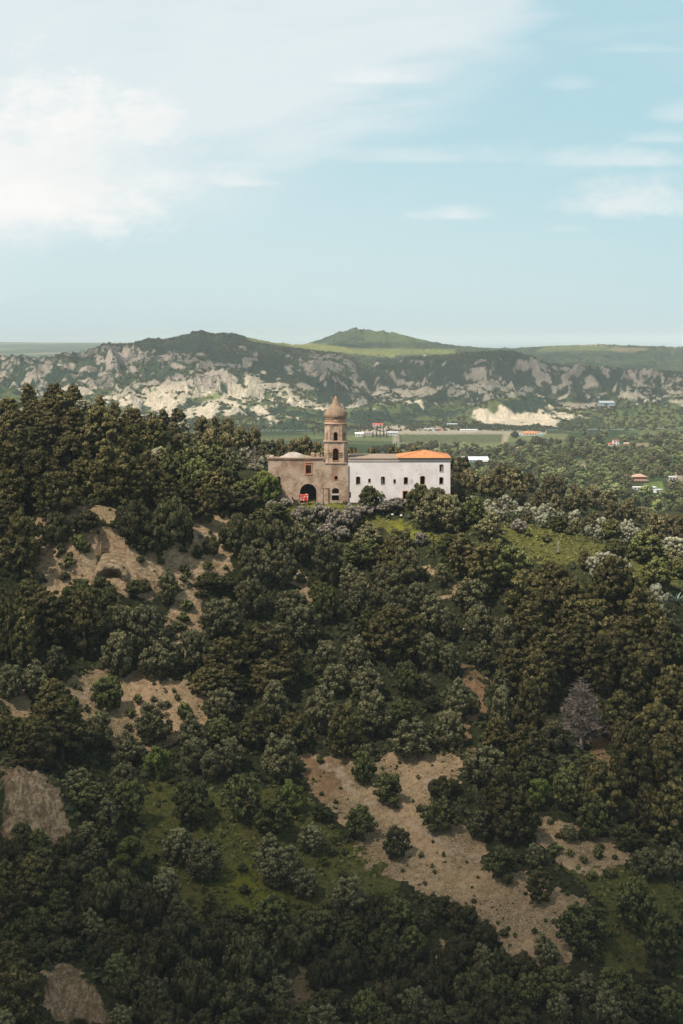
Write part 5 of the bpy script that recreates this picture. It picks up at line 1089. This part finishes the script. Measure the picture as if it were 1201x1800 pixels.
WHT = ('white', (.78, .76, .73)); CRM = ('cream', (.62, .52, .40)); PNK = ('terracotta', (.52, .27, .18)); GRY = ('grey', (.45, .45, .45)); ORG = ('orange_tile', (.60, .24, .12)); RED = ('red_tile', (.55, .12, .09)); BLU = ('pale_blue', (.45, .60, .66)); SLV = ('pale_sheet', (.66, .70, .72))
h1 = house(1124, 849, 24, 11, 'two-storey terracotta villa beside a green lawn in the valley on the right', PNK, ('dusty_tile', (.52, .33, .24)), 'villa', 'house', 'hip', floors=2, nwin=5, over=1.0)
if h1:
    bal = MB(); bal.box(-7.2, 7.2, -6.6, -5.0, 2.35, 2.6); o = bal.build('balcony', mcol('wall_cream', CRM[1]), h1)
    o.location = (0, .2, 0)
house(1133, 860, 40, 3.5, 'long low white terrace wall in front of the terracotta villa', WHT, WHT, 'terrace_building', 'outbuilding', 'flat', floors=1, nwin=6, depth=6)
house(1158, 866, 14, 5, 'small white outbuilding below right of the terracotta villa', WHT, SLV, 'outbuilding', 'outbuilding', 'flat', floors=1, nwin=2, rz=.3)
house(1183, 845, 12, 6, 'white cottage with a dark gable right of the green lawn', WHT, GRY, 'cottage', 'house', 'gable', floors=1, nwin=2, rz=-.3)
house(1193, 836, 9, 4, 'small cream shed above the cottage at the right edge of the valley', CRM, ORG, 'shed', 'shed', 'gable', floors=1, nwin=1)
house(1083, 783, 10, 9, 'narrow white and red tower house among trees in the right valley', WHT, RED, 'tower_house', 'house', 'flat', floors=2, nwin=2, depth=9)
house(1074, 783, 10, 3, 'low red-roofed annex on the left side of the narrow tower house', WHT, RED, 'annex', 'outbuilding', 'gable', floors=1, nwin=1)
house(1104, 782, 13, 2.5, 'low cream farmhouse right of the narrow tower house', CRM, ('dusty_tile', (.52, .33, .24)), 'farmhouse', 'house', 'gable', floors=1, nwin=3)
house(1187, 781, 12, 3.5, 'pinkish farmhouse in the trees near the right edge of the valley', PNK, CRM, 'farmhouse', 'house', 'gable', floors=1, nwin=3)
house(836, 812, 46, 3.5, 'long pale shed with a bluish sheet roof just right of the convent', BLU, SLV, 'warehouse', 'shed', 'shed', floors=1, nwin=8, depth=16)
house(855, 815, 18, 4, 'brown shed end joined to the long pale shed', ('brown', (.25, .17, .13)), GRY, 'shed', 'shed', 'gable', floors=1, nwin=3)
house(631, 767, 14, 4.5, 'white farmhouse left of the cypress row behind the tower', WHT, WHT, 'farmhouse', 'house', 'gable', floors=1, nwin=3, depth=9)
house(648, 765, 15, 4.5, 'pale two-part house right beside the white farmhouse behind the tower', ('pale_pink', (.66, .56, .52)), GRY, 'house', 'house', 'flat', floors=1, nwin=4, depth=9)
house(690, 765, 18, 4, 'grey-white barn at the left end of the vineyard', SLV, GRY, 'barn', 'barn', 'gable', floors=1, nwin=4)
house(664, 750, 18, 3.5, 'white farmhouse with a red roof on the rise behind the tower', WHT, RED, 'farmhouse', 'house', 'gable', floors=1, nwin=3, depth=10)
house(932, 765, 24, 3.5, 'long low farm building with an orange roof at the far end of the vineyard', WHT, ORG, 'farm_building', 'barn', 'gable', floors=1, nwin=5, depth=12)
house(950, 766, 9, 3, 'small pale blue shed right of the long orange-roofed farm building', BLU, SLV, 'shed', 'shed', 'flat', floors=1, nwin=2)
house(917, 766, 9, 3, 'small white shed left of the long orange-roofed farm building', WHT, WHT, 'shed', 'shed', 'flat', floors=1, nwin=2)
house(773, 757, 7, 4, 'small orange works cabin on the sandy yard above the vineyard', ('orange', (.60, .20, .10)), ORG, 'cabin', 'shed', 'flat', floors=1, nwin=1)
house(766, 757, 5, 3.4, 'small blue works cabin on the sandy yard above the vineyard', ('blue', (.10, .25, .42)), BLU, 'cabin', 'shed', 'flat', floors=1, nwin=1)
house(752, 756, 14, 2.2, 'low white shed at the left of the sandy works yard', WHT, SLV, 'shed', 'shed', 'flat', floors=1, nwin=3)
house(825, 758, 30, 2.4, 'long low white sheds at the right of the sandy works yard', WHT, SLV, 'warehouse', 'shed', 'flat', floors=1, nwin=6)
house(795, 747, 18, 2, 'low grey shed up on the pale terrace above the works yard', GRY, SLV, 'shed', 'shed', 'flat', floors=1, nwin=3)
house(1068, 714, 26, 3, 'long pale blue industrial shed at the foot of the badland hills on the right', BLU, SLV, 'warehouse', 'shed', 'shed', floors=1, nwin=6)
house(1040, 715, 14, 2, 'low white shed left of the pale blue industrial shed', WHT, WHT, 'shed', 'shed', 'flat', floors=1, nwin=2)
house(1159, 609, 7, 5, 'tiny white house on the skyline of the right-hand tableland', WHT, ORG, 'house', 'house', 'gable', floors=1, nwin=2)
house(912, 790, 8, 3, 'tiny pinkish roofed hut among the orchards in the middle of the valley', PNK, PNK, 'hut', 'hut', 'gable', floors=1, nwin=1)
# lattice mast on the left crest, water tank posts
g = ground(246, 752, 430)
if g is None: g = ground(246, 760, 400)
mr = bpy.data.objects.new('lattice_mast', None); mr.location = g; COL.objects.link(mr); tag(mr, 'thin pale lattice mast rising from the trees on the left crest', 'mast')
GREYM = simple('galvanised_metal', (.42, .44, .45), .5, .1); Hm = 46 * g[1] / F; mb = MB(); w2 = .35
segs = []
for sx_, sy_ in ((-1, -1), (1, -1), (1, 1), (-1, 1)): segs.append(((sx_ * w2, sy_ * w2, -.5), (sx_ * w2 * .7, sy_ * w2 * .7, Hm), .05, .04))
for k in range(12):
    z0_, z1_ = Hm * k / 12, Hm * (k + 1) / 12
    for a, b2 in (((-1, -1), (1, -1)), ((1, -1), (1, 1)), ((1, 1), (-1, 1)), ((-1, 1), (-1, -1))): segs.append(((a[0] * w2 * .9, a[1] * w2 * .9, z0_), (b2[0] * w2 * .85, b2[1] * w2 * .85, z1_), .03, .03))
V, Fc = tube_data(segs, 5); mesh_obj('mast_frame', V, Fc, GREYM, mr)
for dx in (-.5, .5): MB().box(dx - .18, dx + .18, -.2, .2, Hm * .93, Hm * 1.02).build('antenna_panel', mcol('wall_white', WHT[1]), mr)
def blockrock(u, v, w_, label, name='boulder', cat='boulder', mat=None):
    g = ground(u, v); s = w_ * g[1] / F / 2; V, Fc = mound(0, 0, -s * .3, s, s * .8, s * .95, int(u) % 17, 10, 5); o = mesh_obj(name, V, Fc, mat or simple('limestone', (.66, .60, .54)), smooth=False); o.location = g; tag(o, label, cat); return o
PALE = simple('pale_limestone', (.78, .74, .70))
blockrock(522, 1011, 8, 'small white boulder on the bare patch among olive trees in the middle of the slope', mat=PALE)
blockrock(342, 1199, 5, 'small white stone at the end of the footpath above the left clearing', 'stone', 'stone', PALE)
blockrock(705, 906, 4.5, 'white block lying in the yellow grass below the convent', 'stone_block', 'stone', PALE)
blockrock(690, 905, 6, 'low pale rubble heap left of the white block in the yellow grass', 'rubble_heap', 'rubble', PALE)
blockrock(815, 1109, 5, 'small pale stone between olive trees in the middle right of the slope', 'stone', 'stone', PALE)

# ---------------------------------------------------------------- labels for the plants
LAND = [('the cave mouth', 190, 1003), ('the big church doorway', 541, 868), ('the white convent wall', 702, 850), ('the right end of the convent', 791, 860), ('the dead grey conifer', 1022, 1250), ('the pale bare sapling', 981, 958), ('the left rock slab', 60, 1415), ('the bottom rock face', 140, 1755),
        ('the top of the tan clearing', 560, 1335), ('the foot of the tan clearing', 960, 1640), ('the middle of the tan clearing', 780, 1500), ('the pale patch in the clearing', 750, 1385), ('the stony patch with footpath', 190, 1215), ('the reddish gully', 1065, 1380), ('the narrow dirt trail', 840, 1240), ('the yellow-green meadow patch', 430, 1570),
        ('the white boulder', 522, 1011), ('the stony slide', 360, 940), ('the big agave', 1188, 1050), ('the lattice mast', 246, 730), ('the terracotta villa', 1124, 845), ('the narrow tower house', 1083, 778), ('the long pale shed', 836, 810), ('the vineyard', 790, 770), ('the left crest', 60, 690), ('the bell tower', 590, 770), ('the lower right meadow', 1100, 1560), ('the upper right meadow', 1030, 960), ('the orange-roofed farm building', 932, 763), ('the reddish earth at mid-left edge', 25, 1240), ('the left-hand footpath end', 85, 1205), ('the lower tan scar', 770, 1670), ('the bottom brown scar', 650, 1765)]
LOOK = {'olive': 'grey-green olive tree', 'holm': 'dark rounded evergreen oak', 'green': 'bright green leafy tree', 'pine': 'brownish-green pine tree', 'silver': 'pale silvery bush', 'heath': 'grey-pink heath bush', 'thicket': 'dark spreading thicket bush', 'shrub': 'small dark shrub', 'valley': 'green valley tree', 'far_pine': 'olive-green pine tree', 'russet': 'withered russet pine', 'far_silver': 'pale silvery bush', 'cypress': 'dark narrow cypress'}
ORD = ['nearest', 'second nearest', 'third nearest', 'fourth nearest', 'fifth nearest', 'sixth nearest', 'seventh nearest', 'eighth nearest', 'ninth nearest', 'tenth nearest', 'eleventh nearest', 'twelfth nearest', 'thirteenth nearest', 'fourteenth nearest', 'fifteenth nearest', 'sixteenth nearest', 'seventeenth nearest', 'eighteenth nearest', 'nineteenth nearest', 'twentieth nearest'] + [f'twenty-{q} nearest' for q in ('first', 'second', 'third', 'fourth', 'fifth', 'sixth', 'seventh', 'eighth', 'ninth')] + ['thirtieth nearest'] + [f'thirty-{q} nearest' for q in ('first', 'second', 'third', 'fourth', 'fifth', 'sixth', 'seventh', 'eighth', 'ninth')]
CAT = {'olive': 'olive tree', 'holm': 'oak tree', 'green': 'tree', 'pine': 'pine tree', 'silver': 'bush', 'heath': 'bush', 'thicket': 'bush', 'shrub': 'shrub', 'valley': 'tree', 'far_pine': 'pine tree', 'russet': 'pine tree', 'far_silver': 'bush', 'cypress': 'cypress'}
ZG = {'slope': 'on the shaded slope below the monastery', 'left wood': 'in the wood on the rise left of the monastery', 'wood behind the monastery': 'in the wood behind the monastery', 'right wood': 'in the wood right of the convent', 'shoulder': 'on the sunlit shoulder right of the convent', 'valley': 'in the valley beyond'}
bins = {}
for (o, k, u, v, w2, z) in PLANTS:
    li = min(range(len(LAND)), key=lambda i: math.hypot(u - LAND[i][1], v - LAND[i][2])); nm, lu, lv = LAND[li]; du, dv = u - lu, v - lv; a = (math.degrees(math.atan2(-dv, du)) + 360) % 360
    side = ['right of', 'above right of', 'above', 'above left of', 'left of', 'below left of', 'below', 'below right of'][int(((a + 22.5) % 360) // 45)]
    bins.setdefault((LOOK[k], li, side), []).append((math.hypot(du, dv), o, k, z))
for (lk, li, side), lst in bins.items():
    lst.sort(key=lambda q: q[0])
    for i, (d, o, k, z) in enumerate(lst):
        pre = '' if len(lst) == 1 else (ORD[i] if i < len(ORD) else 'outermost') + ' '
        s = f"{pre}{lk} {side} {LAND[li][0]}" if len(lst) > 1 else f"the {lk} {side} {LAND[li][0]}"
        o['label'] = s; o['category'] = CAT[k]; o['group'] = {'olive': 'olive trees ', 'holm': 'evergreen oaks ', 'green': 'leafy trees ', 'pine': 'pine trees ', 'silver': 'silvery bushes ', 'heath': 'heath bushes ', 'thicket': 'thicket bushes ', 'shrub': 'small shrubs ', 'valley': 'trees ', 'far_pine': 'pine trees ', 'russet': 'withered pines ', 'far_silver': 'silvery bushes ', 'cypress': 'cypresses '}[k] + ZG[z]
kc = {}
for p in PLANTS: kc[p[1]] = kc.get(p[1], 0) + 1
print('PLANTS', kc, cnts)

# ---------------------------------------------------------------- unseen clouds overhead, shaped to shade the ravine and the middle hills
def cloud(name, outline, height, label, dens=.5, grad=0, seed=1, cell=12.0, thick=60):
    """a flat-bottomed cloud of real depth whose shadow covers the outline (ground points, at ground level zg)"""
    zg = outline[0][2]; sh = TOSUN * ((height - zg) / TOSUN.z); P = [(x + sh.x, y + sh.y) for x, y, _ in outline]
    xs = [p[0] for p in P]; ys = [p[1] for p in P]; X, Y = np.meshgrid(np.arange(min(xs) - cell * 3, max(xs) + cell * 3, cell), np.arange(min(ys) - cell * 3, max(ys) + cell * 3, cell))
    wxn = X + (fbm(X / 90, Y / 90, seed, 3) - .5) * 30; wyn = Y + (fbm(X / 90 + 7, Y / 90, seed + 3, 3) - .5) * 30
    ins = soft_poly(wxn, wyn, P, cell * 1.5); T = sstep(ins, .0, 1.0)
    top = height + T * thick * (.5 + fbm(X / 70, Y / 70, seed + 5, 4)); bot = height - T * thick * .12 * fbm(X / 50, Y / 50, seed + 8, 3)
    m_ = T > .02; ny, nx = X.shape; V = np.concatenate([np.stack([X, Y, top], -1).reshape(-1, 3), np.stack([X, Y, bot - .5], -1).reshape(-1, 3)]); cellm = m_[:-1, :-1] | m_[1:, :-1] | m_[:-1, 1:] | m_[1:, 1:]
    gf = grid_faces(ny, nx)[cellm.ravel()]; Fc = np.concatenate([gf, (gf + nx * ny)[:, ::-1]])
    o = mesh_obj(name, V, Fc, None, smooth=True); a = o.data.attributes.new('veil', 'FLOAT', 'POINT'); a.data.foreach_set('value', np.tile((T * (1 + grad * sstep(Y - sh.y, 300, 215))).ravel(), 2).astype(np.float32))  # grad: extra thickness added to darken the near end of the ravine
    m = bpy.data.materials.new('cloud_' + name); m.use_nodes = True; t = NT(m.node_tree); t.n.clear(); df = t.node('ShaderNodeBsdfDiffuse'); df.inputs[0].default_value = (.95, .93, .90, 1); tl = t.node('ShaderNodeBsdfTranslucent'); tl.inputs[0].default_value = (.95, .93, .90, 1)
    mx1 = t.node('ShaderNodeMixShader'); mx1.inputs[0].default_value = .8; t.l.new(df.outputs[0], mx1.inputs[1]); t.l.new(tl.outputs[0], mx1.inputs[2]); tp = t.node('ShaderNodeBsdfTransparent'); mx = t.node('ShaderNodeMixShader')
    t.put(mx.inputs[0], t.math('MULTIPLY', t.attr('veil'), dens)); t.l.new(tp.outputs[0], mx.inputs[1]); t.l.new(mx1.outputs[0], mx.inputs[2]); out = t.node('ShaderNodeOutputMaterial'); t.l.new(mx.outputs[0], out.inputs[0]); o.data.materials.append(m)
    o['kind'] = 'stuff'; o['label'] = label; return o
def gp(u, v, Y): p = at(u, v, Y); return (p[0], p[1], -55.0)
shade = [(-190, 120, -60), (200, 120, -60), (150, 300, -60), (78, 330, -60), (64, 352, -60), (46, 362, -60), (28, 370, -60), (0, 376, -60), (-30, 378, -60), (-55, 392, -60), (-75, 424, -60), (-190, 470, -60)]
cloud('cloud', shade, 520, 'soft grey-white unseen cloud overhead, shaped to shade the ravine', .34, .95, 2, 8.0, 50)
mid = [(-250, 3150, -60), (0, 3100, -60), (300, 3020, -60), (800, 2980, -60), (800, 4000, -60), (300, 4050, -60), (-50, 4050, -60), (-300, 4350, -60), (-900, 4300, -60), (-900, 3600, -60), (-420, 3500, -60)]
cloud('cloud', mid, 2000, 'broad unseen cloud shaped to shade the middle hills, leaving the clay mounds in sun', .30, 0, 9, 40.0, 160)

# ---------------------------------------------------------------- haze
hb = MB().box(-70000, 70000, -1500, 122000, -330, 75).build('haze', bpy.data.materials.new('haze')); hb['kind'] = 'stuff'; hb['label'] = 'pale blue summer haze lying over the land'
mh = hb.data.materials[0]; mh.use_nodes = True; t = NT(mh.node_tree); t.n.clear(); pv = t.node('ShaderNodeVolumePrincipled'); pv.inputs['Color'].default_value = (.86, .96, 1.0, 1); pv.inputs['Density'].default_value = 5.2e-5; pv.inputs['Anisotropy'].default_value = -0.3
ho = t.node('ShaderNodeOutputMaterial'); t.l.new(pv.outputs[0], ho.inputs['Volume'])
SC.cycles.max_bounces = 6; SC.cycles.diffuse_bounces = 3; SC.cycles.transparent_max_bounces = 8; SC.cycles.volume_bounces = 2
